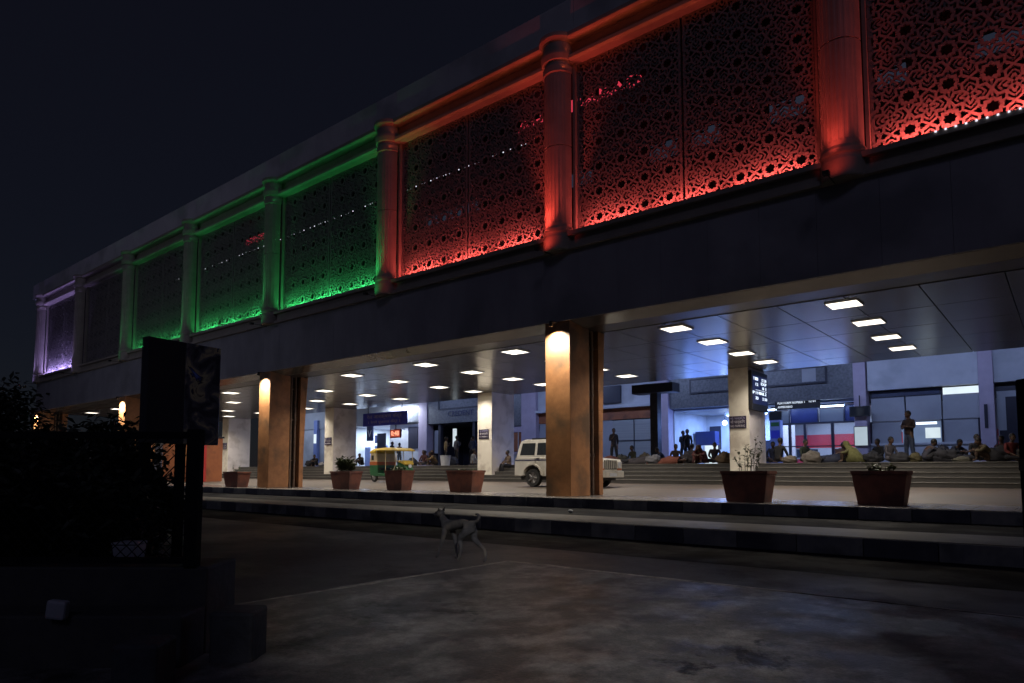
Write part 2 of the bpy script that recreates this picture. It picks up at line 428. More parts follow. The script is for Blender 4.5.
# wall behind the screens and end wall
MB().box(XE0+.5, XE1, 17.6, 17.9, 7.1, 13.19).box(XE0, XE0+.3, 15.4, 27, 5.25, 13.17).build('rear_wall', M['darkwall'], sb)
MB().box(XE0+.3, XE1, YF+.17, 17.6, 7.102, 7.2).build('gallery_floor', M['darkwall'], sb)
wl = []
for (xa, xb, za, zb) in ((-9.18,-8.3,10.3,10.75),(-7.86,-7.05,10.32,10.77),(-5.68,-4.8,10.32,10.77),(-3.15,-2.55,10.32,10.72),(-1.21,.6,10.3,10.72),(-18.8,-16.0,10.6,10.95),(-12.2,-11.2,10.3,10.7)):
    MB().box(xa, xb, 17.53, 17.598, za, zb).build('lit_window', M['winlit'], sb)

# half columns with flutes, base drum and capital
def half_column(cx):
    c = (cx, YF+.06, 0); b = MB(); n = 72; r0 = .41
    prof_z = [7.9, 10.02, 10.021, 10.05, 10.051, 12.1]
    k = len(b.v)
    for zi, z in enumerate(prof_z):
        for i in range(n+1):
            t = math.pi + math.pi*i/n
            fl = .008 if (i % 6) in (2,3,4) and .16*math.pi < t-math.pi < .84*math.pi else 0
            r = r0 - fl - (.02 if zi in (2,3) else 0)
            b.v.append((c[0]+r*math.cos(t), c[1]+r*math.sin(t), z))
    for j in range(len(prof_z)-1):
        for i in range(n):
            b.f.append((k+j*(n+1)+i, k+j*(n+1)+i+1, k+(j+1)*(n+1)+i+1, k+(j+1)*(n+1)+i))
    b.lathe([(.0,7.14),(.43,7.14),(.445,7.18),(.445,7.50),(.43,7.56),(.43,7.60),(.45,7.64),(.45,7.72),(.415,7.80),(.41,7.901)], c, 32, math.pi, 2*math.pi)
    b.lathe([(.41,12.1),(.445,12.13),(.445,12.30),(.41,12.34),(.41,12.42),(.47,12.46),(.50,12.6),(.50,12.68),(.44,12.72),(.44,12.96),(.50,13.0),(.55,13.06),(.55,13.165),(0,13.168)], c, 32, math.pi, 2*math.pi)
    b.box(cx-.50, cx-.43, YF+.10, YF+.22, 7.6, 12.42); b.box(cx+.43, cx+.50, YF+.10, YF+.22, 7.6, 12.42)
    o = b.build('half_column', M['plaster'], sb, smooth=False)
    me = o.data
    for p in me.polygons: p.use_smooth = abs(p.normal.z) < .2 and False
    return o
cols = [half_column(x) for x in CX]

# pierced screen: star lattice in quarter cells, mirrored
def strip(mb, pts, wd, y0, y1):
    n = len(pts); L = []
    for i in range(n):
        p = Vector(pts[i]).to_2d()
        if i == 0: d = (Vector(pts[1]).to_2d()-p).normalized(); nr = Vector((-d.y, d.x)); k = 1
        elif i == n-1: d = (p-Vector(pts[i-1]).to_2d()).normalized(); nr = Vector((-d.y, d.x)); k = 1
        else:
            d0 = (p-Vector(pts[i-1]).to_2d()).normalized(); d1 = (Vector(pts[i+1]).to_2d()-p).normalized()
            n0 = Vector((-d0.y, d0.x)); n1 = Vector((-d1.y, d1.x)); nr = (n0+n1).normalized(); k = 1/max(.5, nr.dot(n0))
        L.append((p+nr*wd*.5*k, p-nr*wd*.5*k))
    for i in range(n-1):
        a, b = L[i]; c, d = L[i+1]; m = len(mb.v)
        for q in (a, b, d, c): mb.v.append((q.x, y0, q.y))
        for q in (a, b, d, c): mb.v.append((q.x, y1, q.y))
        mb.f += [tuple(m+j for j in q) for q in ((0,1,2,3),(7,6,5,4),(0,4,5,1),(2,6,7,3))]
PW, PH = 3.03, 4.80
HX = PW/9; HZ = PH/14
def jali_mesh():
    b = MB()
    star = [(.50,0),(.36*math.cos(R(22.5)),.36*math.sin(R(22.5))),(.50*math.cos(R(45)),.50*math.sin(R(45))),(.36*math.cos(R(67.5)),.36*math.sin(R(67.5))),(0,.50)]
    star = [(.48,0),(.36*math.cos(R(22.5)),.36*math.sin(R(22.5))),(.34,.34),(.36*math.cos(R(67.5)),.36*math.sin(R(67.5))),(0,.48)]
    runs = [(star, .15, 0, .05), ([(1,0),(.62,.255),(.655,.655),(.255,.62),(0,1)], .135, .004, .05),
            ([(.33,.137),(.62,.255)], .11, .007, .05), ([(.137,.33),(.255,.62)], .11, .008, .05),
            ([(.655,.655),(1,1)], .14, .010, .05), ([(.50,0),(.98,0)], .11, .012, .05), ([(0,.50),(0,.98)], .11, .013, .05),
            ([(1,.50),(.83,.83),(.50,1)], .12, .016, .05), ([(1,.28),(.80,.45),(.655,.655)], .09, .019, .05), ([(.28,1),(.45,.80),(.655,.655)], .09, .020, .05)]
    for i in range(9):
        for j in range(14):
            for pts, wd, y0, y1 in runs:
                q = []
                for x, z in pts:
                    xx = x if i % 2 == 0 else 1-x
                    zz = z if j % 2 == 1 else 1-z
                    q.append(((i+xx)*HX, (j+zz)*HZ))
                strip(b, q, wd*HX, y0, y1)
    for (xa, xb, za, zb) in ((-.01,.05,0,PH),(PW-.05,PW+.01,0,PH),(.052,PW-.052,-.01,.045),(.052,PW-.052,PH-.045,PH+.02)):
        b.box(xa, xb, .012, .06, za, zb)
    me = bpy.data.meshes.new('screen_panel'); me.from_pydata(b.v, [], b.f); me.update(); me.materials.append(M['jali'])
    return me
JM = jali_mesh()
for k in range(8):
    x0 = CX[k+1]+.52
    for j in range(2):
        o = bpy.data.objects.new('screen_panel', JM); COL.objects.link(o); o.parent = sb
        o.location = (x0 + j*(PW+.09), YF+.2, 7.61)

# coloured architectural lighting
RED = (1,.105,.09); GRN = (.05,1,.24); VIO = (.44,.34,1); ORG = (1,.14,.045)
fix = {0:(RED,1),1:(RED,1.0),2:(RED,1),3:(RED,1),4:(GRN,1.1),5:(GRN,1),6:(GRN,.75),7:(VIO,1)}
def bay_light(x0, x1, colr, p, n=3):
    L = (x1-x0)/n
    for i in range(n):
        o = light('AREA', 'screen_wash', (x0+L*(i+.5), YF+.0, 7.65), p*random.uniform(.75,1.25), colr, (0,.10,1), shape='RECTANGLE', size=L*.8, size_y=.03)
        o.rotation_euler = (R(180-50), 0, 0)
BP = 35.0
bays = [(k, CX[k+1]+.6, CX[k]-.6) for k in range(8)]
for k, xa, xb in bays:
    if k <= 2: bay_light(xa, xb, RED, BP*1.0)
    elif k == 3: bay_light(xa, xb, GRN, BP*.55)
    elif k == 4: bay_light(xa, xb, GRN, BP*.48)
    elif k == 5: bay_light(xa, xb, GRN, BP*.28)
    elif k == 7: bay_light(xa, xb, VIO, BP*2.2)
def cornice_light(xa, xb, colr, p):
    p *= 1.7
    o = light('AREA', 'cornice_wash', ((xa+xb)/2, YF-.24, 12.2), p*.8, colr, (0,.2,1), shape='RECTANGLE', size=(xb-xa), size_y=.03); o.rotation_euler = (R(180-12),0,0)
    o = light('AREA', 'cornice_wash', ((xa+xb)/2, YF-.16, 12.72), p*.55, colr, (0,-.2,1), shape='RECTANGLE', size=(xb-xa), size_y=.03); o.rotation_euler = (R(180+8),0,0)
    
for k, xa, xb in bays:
    c, p = {0:(ORG,2.6),1:(ORG,2.6),2:(ORG,2.3),3:(GRN,1.0),4:(GRN,.8),5:(GRN,.3),6:(VIO,.2),7:(VIO,2.6)}[k]
    cornice_light(xa-.55, xb+.55, c, p)
# column uplights: a small fixture on the ledge at each column foot
upm = MB().box(-.06,.06,-.06,.06,0,.08).tube((0,.06,.04),(0,.66,.04),.012,n=6)
for i, (cx, o) in enumerate(zip(CX, cols)):
    f = upm.build('uplight', M['metaldark'], o) if i == 0 else f0.copy()
    if i == 0: f0 = f
    else: COL.objects.link(f); f.parent = o
    f.location = (cx-.13, YF-.78, 7.05)
CRD = (1,.075,.052)
def col_spot(cx, dx, c, p):
    p *= 1.75
    o = light('SPOT', 'column_uplight', (cx+dx-.08, YF-.78, 7.17), p*1.5, c, spot_size=R(52), spot_blend=.9, shadow_soft_size=.03)
    aim(o, (cx+dx*.85, YF-.33, 8.9))
    o = light('SPOT', 'column_uplight', (cx+dx-.08, YF-.80, 7.16), p*.06, c, spot_size=R(90), spot_blend=1, shadow_soft_size=.03); aim(o, (cx+dx*.5, YF-.3, 7.6))
col_spot(CX[0], 0, CRD, 50); col_spot(CX[1], -.05, CRD, 64); col_spot(CX[2], -.16, CRD, 190)
col_spot(CX[3], -.22, GRN, 60); col_spot(CX[3], .50, CRD, 14)
col_spot(CX[4], -.40, GRN, 62); col_spot(CX[5], -.40, GRN, 50); col_spot(CX[6], -.40, GRN, 42)
col_spot(CX[7], -.3, VIO, 60); col_spot(CX[8], -.2, VIO, 120)
# little corbels carrying the uplights
# soffit
so = MB(); sd = MB(); x = XE0
so.prism_yz([(YF+.055,5.245),(15.55,5.15),(15.55,5.335),(YF+.055,5.335)], XE0, XE1)
sd.box(XE0, XE1, 15.555, 16.38, 5.155, 5.335)
while x < XE1:
    for (ya, yb) in ((16.4,18.7),(18.7,21.0),(21.0,23.3),(23.3,25.3),(25.3,26.9)):
        so.box(x+.012, x+1.473, ya+.012, yb-.012, 5.14, 5.33)
    x += 1.485
so.build('soffit', M['soffit'], sb, bevel=.004); sd.build('soffit_band', M['soffit_dark'], sb)
MB().box(XE0, XE1, 26.92, 27.1, 5.252, 7.1).build('rear_fascia', M['fascia'], sb)
# ochre pillars, flared, with a recessed groove and drainpipes
for px in (CX[2], CX[4], CX[6], CX[8]):
    px -= .35 if px < -20 else 0
    xa, xb = px-.50, px+.32
    def rear(z): return .16*((z-ZP)/(5.25-ZP))**2
    b = MB()
    b.taper((xa, xb, YF+.06, YF+.98), ZP+.001, (xa, xb, YF+.04, YF+.98), 5.252)
    nseg = 8
    for i in range(nseg):
        z0 = ZP+.001+(5.251-ZP)*i/nseg; z1 = ZP+.001+(5.251-ZP)*(i+1)/nseg
        b.taper((xa, xb, YF+1.46, YF+1.66+rear(z0)), z0, (xa, xb, YF+1.46, YF+1.66+rear(z1)), z1)
    b.box(xa, xa+.42, YF+.98, YF+1.46, ZP+.001, 5.251)
    p = b.build('ochre_pillar', M['ochre'], sb, bevel=.012)
    MB().box(xa+.422, xa+.44, YF+.984, YF+1.456, ZP+.002, 5.25).build('groove', M['groove'], p)
    d = MB()
    for yy in (1.10, 1.30):
        d.tube((xb-.12, YF+yy, ZP+.02), (xb-.12, YF+yy, 5.24), .045, n=12)
        for zz in (1.6, 3.3, 4.6): d.tube((xb-.12, YF+yy, zz), (xb-.12, YF+yy, zz+.08), .062, n=12)
    for zz in (1.64, 3.34, 4.64): d.box(xa+.44, xb-.13, YF+1.06, YF+1.34, zz-.012, zz+.02)
    d.build('drainpipe', M['pipe'], p)
    MB().tube((px-.09, YF-.24, 5.08), (px-.09, YF-.24, 5.2), .045, .055, n=12).box(px-.12, px-.06, YF-.27, YF+.0, 5.202, 5.23).build('downlight', M['metaldark'], p)
    o = light('SPOT', 'pillar_downlight', (px-.09, YF-.24, 5.06), 680, (1,.92,.74), spot_size=R(132), spot_blend=.8, shadow_soft_size=.04)
    aim(o, (px-.09, YF+.08, 3.5))
# cream columns under the rear edge of the canopy
CC = [(-10.1,-9.32), (-23.2,-22.25), (-36.25,-35.35), (-49.2,-48.3), (3.0,3.9), (-62.2,-61.3)]
ccol = []
for xa, xb in CC:
    o = MB().box(xa, xb, 25.4, 25.42, ZL, 5.25).build('cream_column', M['cream'], sb)
    MB().box(xa+.002, xb, 25.4205, 27.15, ZL, 5.249).build('side_cladding', M['creamside'], o)
    MB().box(xa-.012, xb+.012, 25.385, 25.45, ZL, ZL+.22).build('plinth', M['tread'], o)
    ccol.append(o)

# ------------------------------------------------------------------ ceiling lights
LX = [(-4.0,'rightmost row'),(-8.3,'row ending at the departures screen'),(-14.0,'row partly behind the near pillar'),(-18.3,'row above the white car rear'),
      (-22.7,'row ending at the middle cream column'),(-28.1,'row above the auto rickshaw'),(-32.5,'row right of the second pillar'),(-36.9,'row behind the second pillar'),(-42.3,'far row by the last cream column'),(-46.6,'far left row'),(-51.0,'farthest row at the left end')]
LY = [(17.15,'first from the kerb'),(19.65,'second from the kerb'),(22.2,'third from the kerb'),(24.5,'nearest the stairs')]
def make_ceiling_light():
    e = empty('ceiling_light', (0,0,0), '', 'ceiling light', 'square ceiling lights under the canopy')
    fr = MB()
    a, b = .36, .335
    for q in ((-a,a,-a,-b),(-a,a,b,a),(-a,-b,-b+.001,b-.001),(b,a,-b+.001,b-.001)): fr.box(*q, -.03, -.002)
    fr.build('frame', M['whiteplastic'], e); MB().box(-b+.002,b-.002,-b+.002,b-.002,-.022,-.004).build('diffuser', M['ceil_lamp'], e)
    return e
CLP = 66
cl = make_ceiling_light(); first = True
for lx, rn in LX:
    for ly, yn in LY:
        o = cl if first else copy_tree(cl); first = False
        light('AREA', 'ceiling_lamp', (lx, ly, 5.10), CLP, (1,.90,.78), shape='SQUARE', size=.6, spread=R(128))
        o.location = (lx+random.uniform(-.05,.05), ly, 5.14); o['label'] = 'square ceiling light, %s, %s' % (rn, yn)

# ------------------------------------------------------------------ lettering
def text_mesh(body, size, ext=.004, align='CENTER', sx=1, bold=0):
    c = bpy.data.curves.new('lettering', 'FONT'); c.body = body; c.size = size; c.extrude = ext; c.align_x = align; c.align_y = 'CENTER'
    c.offset = bold; c.resolution_u = 2
    o = bpy.data.objects.new('lettering', c); COL.objects.link(o)
    dg = bpy.context.evaluated_depsgraph_get()
    me = bpy.data.meshes.new_from_object(o.evaluated_get(dg)); bpy.data.objects.remove(o); bpy.data.curves.remove(c)
    if sx != 1: me.transform(Matrix.Scale(sx, 4, (1,0,0)))
    return me
def text(body, size, loc, mat, parent, rz=0, sx=1, name='lettering', align='CENTER', bold=0):
    o = link_mesh(name, text_mesh(body, size, align=align, sx=sx, bold=bold), mat, parent)
    o.location = loc; o.rotation_euler = (R(90), 0, rz); return o
def fit(o, wd):
    xs = [v.co.x for v in o.data.vertices]
    if xs: o.data.transform(Matrix.Scale(wd/(max(xs)-min(xs)), 4, (1,0,0)))

# no parking plates on the cream columns
for (xa, xb), nm in zip(CC[:4], ('beside the departures screen', 'on the middle cream column', 'on the column behind the bushy planter', 'on the farthest cream column')):
    cx = (xa+xb)/2-.04
    e = empty('parking_sign', (cx, 25.38, 2.82), 'dark blue no parking plate %s' % nm, 'sign', 'no parking plates on the columns')
    MB().box(-.33,.33,-.012,.012,0,.47).build('plate', M['plate_dark'], e, bevel=.004)
    for t, z, sz, m_ in (('નો પાર્કિંગ', .385, .12, 'sign_text_dim'), ('नो पार्किंग', .24, .15, 'sign_text'), ('NO PARKING', .09, .125, 'sign_text')):
        o = text(t, sz, (0,-.018,z), M[m_], e); fit(o, .56)
# departures screen on the side of the right hand column
e = empty('departures_screen', (-9.32, 26.22, 3.52), 'glowing blue departures screen on the side of the right cream column', 'screen')
MB().box(.005,.14,-.84,.90,0,1.5).build('casing', M['metaldark'], e, bevel=.01)
sc_ = MB().box(.142,.150,-.76,.82,.24,1.34).build('display', M['screen_blue'], e)
for y, z, t, wd in ((-.62,1.2,'T',.14),(-.35,1.2,'1',.30),(.45,1.2,'12 30',.5),(.42,1.05,'EXP',.62),(-.35,.99,'12',.28),(.5,.88,'0 1',.42),(-.68,.66,'P',.22),(-.35,.66,'19',.28),(.28,.67,'MAIL 2',.8),(-.35,.46,'33',.28),(.5,.47,'2 50',.52)):
    o = text(t, .155, (.156, y, z), M['screen_text'], sc_, rz=R(90), bold=.003); fit(o, wd)
MB().box(.151,.155,-.45,.78,.775,.79).build('rule', M['screen_text'], sc_)
# hanging blue sign
e = empty('station_sign', (-32.75, 27.3, 4.02), 'wide dark blue hanging sign with two faded lines of lettering above the bright room', 'sign')
MB().box(-2.05,2.05,-.06,.06,0,.82).build('board', M['blue_sign'], e, bevel=.01)
MB().tube((-1.6,0,.82),(-1.6,0,1.3),.025).tube((1.6,0,.82),(1.6,0,1.3),.025).build('hanger', M['metaldark'], e)
for t, z, sz, wd in (('रेल आरक्षण केंद्र', .56, .30, 3.3), ('1 रेलवे पूछताछ केंद्र 1', .22, .22, 3.0)):
    o = text(t, sz, (0,-.068,z), M['sign_text_dim'], e); fit(o, wd)
# red city letters behind the screen, two LED strings
AHX, AHZ, AHW = -11.55, 12.74, 4.7
o = link_mesh('letter_sign', text_mesh('AHMEDABAD', .52, .02, sx=1.0, bold=.006), M['red_led']); fit(o, AHW)
o.location = (AHX, 17.2, AHZ); o.rotation_euler = (R(90),0,0)
tag(o, 'red glowing letter sign seen through the red screen beside the tall column', 'letter sign')
o = link_mesh('letter_sign', text_mesh('अहमदाबाद', .5, .02), M['red_led']); fit(o, 2.0); o.location = (-30.6, 17.2, 12.62); o.rotation_euler = (R(90),0,0)
tag(o, 'small red glowing lettering seen through the green screen', 'letter sign')
def led_string(xa, xb, y, z, lab, step=.16):
    b = MB(); x = xa
    while x < xb:
        if random.random() > .1: b.box(x, x+.035, y, y+.02, z, z+.03)
        x += step
    o = tag(b.build('led_string', M['white_led']), lab, 'light string')
    MB().tube((xa,y+.04,z+.01),(xb,y+.04,z+.01),.008,n=5).build('cable', M['metaldark'], o)
led_string(-38.5, -13.3, 16.9, 11.93, 'long string of white LED dots running behind the green and red screens')
led_string(-1.7, 3.5, YF-.19, 7.58, 'short string of white LED dots along the ledge under the rightmost screen', .16)

# ------------------------------------------------------------------ hall behind the concourse
hb = empty('station_hall', (0,35,0), 'pale station hall with granite bands, shopfronts and ticket windows behind the stairs', 'building')
SPLIT = {'window','shop_column','transom','transom_dark','window_frame','wall_window','shutter','orange_shopfront','doorway','room_window','glass_partition','blue_partition','door_glass'}
def hp(name, mat, *boxes, parent=None, bevel=0):
    if name in SPLIT and len(boxes) > 1:
        return [hp(name, mat, q, parent=parent, bevel=bevel) for q in boxes][-1]
    b = MB()
    for (x0,x1,y0,y1,z0,z1) in boxes: b.box(x0,x1,y0-35,y1-35,z0,z1)
    return b.build(name, M[mat], parent or hb, bevel=bevel)
# right hand pale block
hp('upper_wall', 'pale', (-7.15,12,34.7,35.2,4.92,8.2))
hp('clerestory', 'mullion', (-7.15,12,35.02,35.1,4.56,4.918))
x = -7.1
pn = []; 
while x < -2.9:
    pn.append((x+.02, x+1.38, 34.96, 35.3, 3.48, 4.555)); x += 1.42
hp('wall_panel', 'pale2', *pn); hp('wall_panel', 'pale2', (-2.3,12,34.97,35.3,1.5,4.555))
hp('clerestory_glass', 'clere', (-7.05,-4.35,35.0,35.018,4.62,4.86)) 
hp('lit_clerestory', 'poster_lit', (-4.22,-2.9,34.98,35.018,4.50,4.86))
hp('dado', 'pale', (-7.15,-2.9,34.9,35.3,1.5,2.36)); hp('sill', 'pale', (-7.15,-2.86,34.82,35.3,2.362,2.46), bevel=.01)
wf = []
for xx in (-7.12,-5.75,-4.3,-2.95): wf.append((xx-.03,xx+.03,34.95,35.1,2.462,3.478))
hp('window_frame', 'mullion', *wf)
hp('window', 'pale2', (-7.1,-5.9,35.02,35.06,2.464,3.47), (-4.26,-2.98,35.02,35.06,2.464,3.47))
hp('lit_ticket_window', 'room_lit', (-5.85,-4.34,35.03,35.07,2.464,3.40))
hp('window_tube', 'tube_soft', (-5.3,-4.5,34.99,35.028,3.28,3.38)); hp('window_screen', 'poster_lit', (-4.95,-4.38,34.98,35.028,2.66,3.12))
for q in ((-7.73,-7.2),(-2.88,-2.35),(-18.0,-17.2),(-27.7,-26.5),(-37.55,-36.65),(2.4,2.9)):
    hp('lilac_column', 'lilac', (q[0],q[1],34.55,35.25,1.5,8.2), bevel=.02)
hp('plaque', 'mullion', (-2.72,-2.6,34.5,34.549,3.0,4.0))
hp('doorway', 'mullion', (-2.0,-1.15,34.9,34.968,1.5,4.3), (-2.25,-1.0,34.93,34.966,2.0,2.9))
# granite band over the entrance, the entrance recess
hp('granite_band', 'granite', (-17.2,-7.74,34.75,35.2,4.65,8.2))
hp('entrance_ceiling', 'pale2', (-17.2,-7.74,35.2,41,4.55,4.64)); 
hp('recess_wall', 'pale', (-17.2,-12.0,39.5,39.8,1.5,4.55), (-17.25,-17.15,35.2,39.5,1.5,4.55), (-12.1,-12.0,36.1,39.5,1.5,4.55))
hp('wall_window', 'mullion', (-15.35,-14.65,39.42,39.495,3.0,3.75), (-16.9,-16.2,39.44,39.49,2.5,3.9))
hp('dark_counter', 'mullion', (-13.6,-12.4,38.2,38.8,1.5,2.9)); hp('blue_counter', 'navy', (-17.0,-15.8,37.6,38.2,2.7,3.5))
hp('lit_door', 'poster_lit', (-17.0,-16.2,38.9,38.95,1.6,3.0))
# glazed doors to the platform
mf = []
for xx in (-12.0,-11.1,-10.35,-9.05,-7.8): mf.append((xx-.06,xx+.06,35.9,36.05,1.5,3.56))
mf += [(-12.0,-7.75,35.9,36.05,3.562,3.66), (-12.0,-7.75,35.92,36.03,4.5,4.56), (-12.0,-7.75,35.92,36.03,2.42,2.47)]
for xx in (-11.1,-9.7,-8.5): mf.append((xx-.03,xx+.03,35.93,36.03,3.662,4.5))
hp('door_frame', 'mullion', *mf)
M['pane'] = glass('door_glass', (.2,.3,.5), .04, .10)
hp('door_glass', 'pane', *[(a+.06,b-.06,35.96,35.975,1.5,3.56) for a, b in ((-12,-11.1),(-11.1,-10.35),(-10.35,-9.05),(-9.05,-7.8))])
hp('transom', 'transom_lit', (-11.95,-11.15,36.04,36.06,3.67,4.3), (-9.65,-8.55,36.04,36.06,3.67,4.3)); hp('transom_dark', 'navy', (-11.07,-9.73,36.04,36.06,3.67,4.48), (-8.47,-7.8,36.04,36.06,3.67,4.48))
# shopfronts left of the granite
hp('upper_wall', 'pale', (-26.5,-18.0,34.8,35.2,4.98,8.2)); hp('ledge', 'pale', (-26.5,-18.0,34.5,34.799,4.9,5.06), bevel=.01)
hp('orange_band', 'orangewall', (-26.5,-18.0,34.9,35.2,4.25,4.897))
sh = []
for xa in (-21.0,-19.55): sh.append((xa,xa+1.4,34.95,35.05,1.5,4.2))
hp('shutter', 'shutter', *sh); hp('shutter_rail', 'mullion', (-21.02,-18.1,34.9,34.949,2.96,3.0), (-19.59,-19.56,34.9,34.949,1.5,4.2))
hp('shop_wall', 'pale2', (-26.5,-21.02,34.97,35.2,1.5,4.245))
hp('ac_panel', 'mullion', (-21.75,-20.3,34.6,34.799,5.22,6.25)); hp('upper_wall', 'granite', (-29.2,-27.7,34.8,35.2,4.2,8.2))
hp('orange_shopfront', 'orangewall', *[(-29.9+i*.83+.03,-29.9+i*.83+.8,34.95,35.05,2.5,3.75) for i in range(4)])
hp('shop_rail', 'lilac', (-30,-26.5,34.9,35.1,3.78,4.15), (-30,-26.5,34.9,34.99,2.3,2.46)); hp('shop_base', 'pale2', (-30,-26.5,34.99,35.1,1.5,2.3))
hp('mullions', 'pale', *[(-29.93+i*.83,-29.87+i*.83,34.9,34.948,2.46,3.78) for i in range(5)])
# shop with the lettered board
hp('upper_wall', 'pale2', (-36.65,-29.2,34.8,35.2,4.9,8.2)); hp('shop_board', 'granite', (-36.6,-30.2,34.6,34.79,4.65,6.3))
hp('board_frame', 'mullion', (-35.5,-30.2,34.55,34.598,5.62,5.72), (-35.5,-35.4,34.55,34.598,5.722,6.4))
hp('shop_recess', 'mullion', (-36.65,-30,38.5,38.6,1.5,4.6), (-30.1,-30,35.2,38.5,1.5,4.6), (-36.78,-36.66,35.26,38.5,1.5,4.6), (-36.65,-30,35.0,38.5,4.6,4.65))
hp('shop_column', 'mullion', (-35.6,-35.35,34.7,34.95,1.5,4.6), (-32.2,-31.95,34.7,34.95,1.5,4.6)); hp('red_awning', 'redpaint', (-33.9,-33.0,36.6,36.7,3.6,4.0))
shop_text = text('CREDENT', .52, (-33.2,-.48,5.28), M['navy'], hb, sx=1); fit(shop_text, 2.5)
hp('light_box', 'poster_lit', (-34.4,-34.1,35.0,35.1,2.95,4.25))
hp('shop_window', 'pale2', (-36.5,-35.7,35.2,35.25,2.5,4.2))
# bright ticket room
hp('upper_wall', 'pale2', (-60,-37.55,34.8,35.2,4.85,8.2))
hp('room_wall', 'pale', (-46.5,-37.6,39.4,39.6,1.5,4.84), (-41.2,-37.6,34.9,35.0,1.5,4.84), (-46.6,-46.5,35.2,39.4,1.5,4.84)); hp('room_ceiling', 'pale', (-46.5,-41.2,35.2,39.4,4.84,4.85))
hp('room_window', 'mullion', (-39.0,-37.95,34.84,34.898,2.9,4.55), (-43.0,-42.0,35.1,35.2,1.5,4.2)); hp('blue_partition', 'navy', (-45.9,-45.2,37.5,37.6,1.5,3.0),(-44.6,-43.2,37.5,37.6,1.5,3.1))
hp('glass_partition', 'part_blue', (-46.3,-45.6,36.5,36.58,1.5,3.2), (-45.0,-43.4,36.5,36.58,1.5,3.3))
hp('notice_board', 'navy', (-45.5,-44.6,36.9,36.95,3.55,4.2)); 
vp = hp('logo_panel', 'navy', (-43.7,-42.95,34.6,34.7,3.6,4.8)); text('V', .8, (-43.32,-.415,4.15), M['sign_text'], vp)
hp('grey_panel', 'granite', (-41.2,-37.6,34.6,34.79,4.9,6.2))
# far left bits
hp('side_wall', 'pale', (-58,-46.6,34.9,35.1,1.5,4.84)); hp('blue_post', 'part_blue', (-51.0,-50.5,34.6,34.88,1.5,5.6)); hp('white_poster', 'poster_lit', (-50.95,-50.6,34.57,34.598,3.6,4.4))
hp('roof', 'void', (-75,12,34.9,52,8.2,8.3)); hp('platform_wall', 'darkwall', (-75,-7.7,47.0,47.2,1.5,8.2))
# train beyond the glass
t = empty('train_carriage', (-10,42,1.0), 'red and grey train carriage standing behind the glazed doors', 'train')
MB().box(-9,12,0,2.8,.2,3.9).build('body', M['train_grey'], t, bevel=.08)
MB().box(-9,12,-.012,-.002,1.55,2.32).build('red_stripe', M['train_red'], t)
MB().box(-9,12,-.012,-.002,.3,.9).build('lower_stripe', M['train_red'], t)
for i in range(10):
    w_ = MB().box(-8.6+i*2,-7.4+i*2,-.014,-.003,.98,1.48).build('window', M['carglass'], t)
text('ET 4B', .42, (1.35,-.02,1.95), M['sign_text'], t, sx=1.1)
# lights on the hall: tube and globe fixtures, plus added area lights that have none
def tube_lamp(loc, L, lab, mat='tube_cool', rz=0):
    e = empty('tube_light', loc, lab, 'tube light', rz=rz)
    MB().box(-L/2,L/2,-.05,.05,.03,.08).build('casing', M['whiteplastic'], e)
    MB().tube((-L/2+.04,0,0),(L/2-.04,0,0),.032,n=10).build('tube', M[mat], e)
    return e
BLU = (.20,.36,1)
tube_lamp((-11.55,35.5,4.36), 1.3, 'bright white tube light left of the hanging LED board')
tube_lamp((-9.0,35.5,4.38), 1.3, 'bright white tube light right of the hanging LED board')
tube_lamp((-14.3,38.6,4.4), 2.4, 'long tube light in the blue entrance recess', 'tube_soft')
tube_lamp((-.6,34.6,4.7), 1.2, 'white tube light at the far right edge of the hall', 'tube_soft')
e = empty('wall_lamp', (-15.2,37.6,3.95), 'bright round bluish white lamp in the entrance recess', 'lamp')
MB().ell((0,0,0),(.13,.13,.13)).build('globe', M['tube_cool'], e, smooth=True); MB().tube((0,0,.12),(0,0,.62),.02).build('stem', M['metaldark'], e)
def hall_fill_light(loc, sx, sy, p, c, d=(0,0,-1)):
    light('AREA', 'hall_light', loc, p, c, d, shape='RECTANGLE', size=sx, size_y=sy)
hall_fill_light((-14.2,37.7,4.5), 3, 2, 640, (.26,.44,1)); hall_fill_light((-14.4,35.1,3.4), 4, 1.5, 60, (.14,.28,1), (0,-1,.45)); hall_fill_light((-9.7,35.6,3.4), 3, 1, 26, (.2,.36,1), (0,-1,.45))  # the outward-facing pair is added spill for the blue glow, without fixtures
hall_fill_light((-9.7,35.6,4.45), 3.6, .3, 50, (.32,.5,1)); hall_fill_light((-9.7,38.5,4.4), 4, 3, 420, (.55,.68,1))
hall_fill_light((-43.5,37.3,4.8), 4, 3, 800, (.68,.82,1)); hall_fill_light((-39.5,34.0,6.0), 3, .3, 330, (.75,.84,1), (0,.6,-1))
hall_fill_light((-52,31.5,6.4), 5, 1, 150, (.6,.72,1), (0,.6,-1))
for xx, p in ((-2.5,95),(-7.5,110),(-13,110),(-18.5,120),(-25,110),(-32,110),(-38,100)):
    hall_fill_light((xx,30.5,7.0), 3, .4, p*.86, (.42,.55,1), (0,.75,-1))
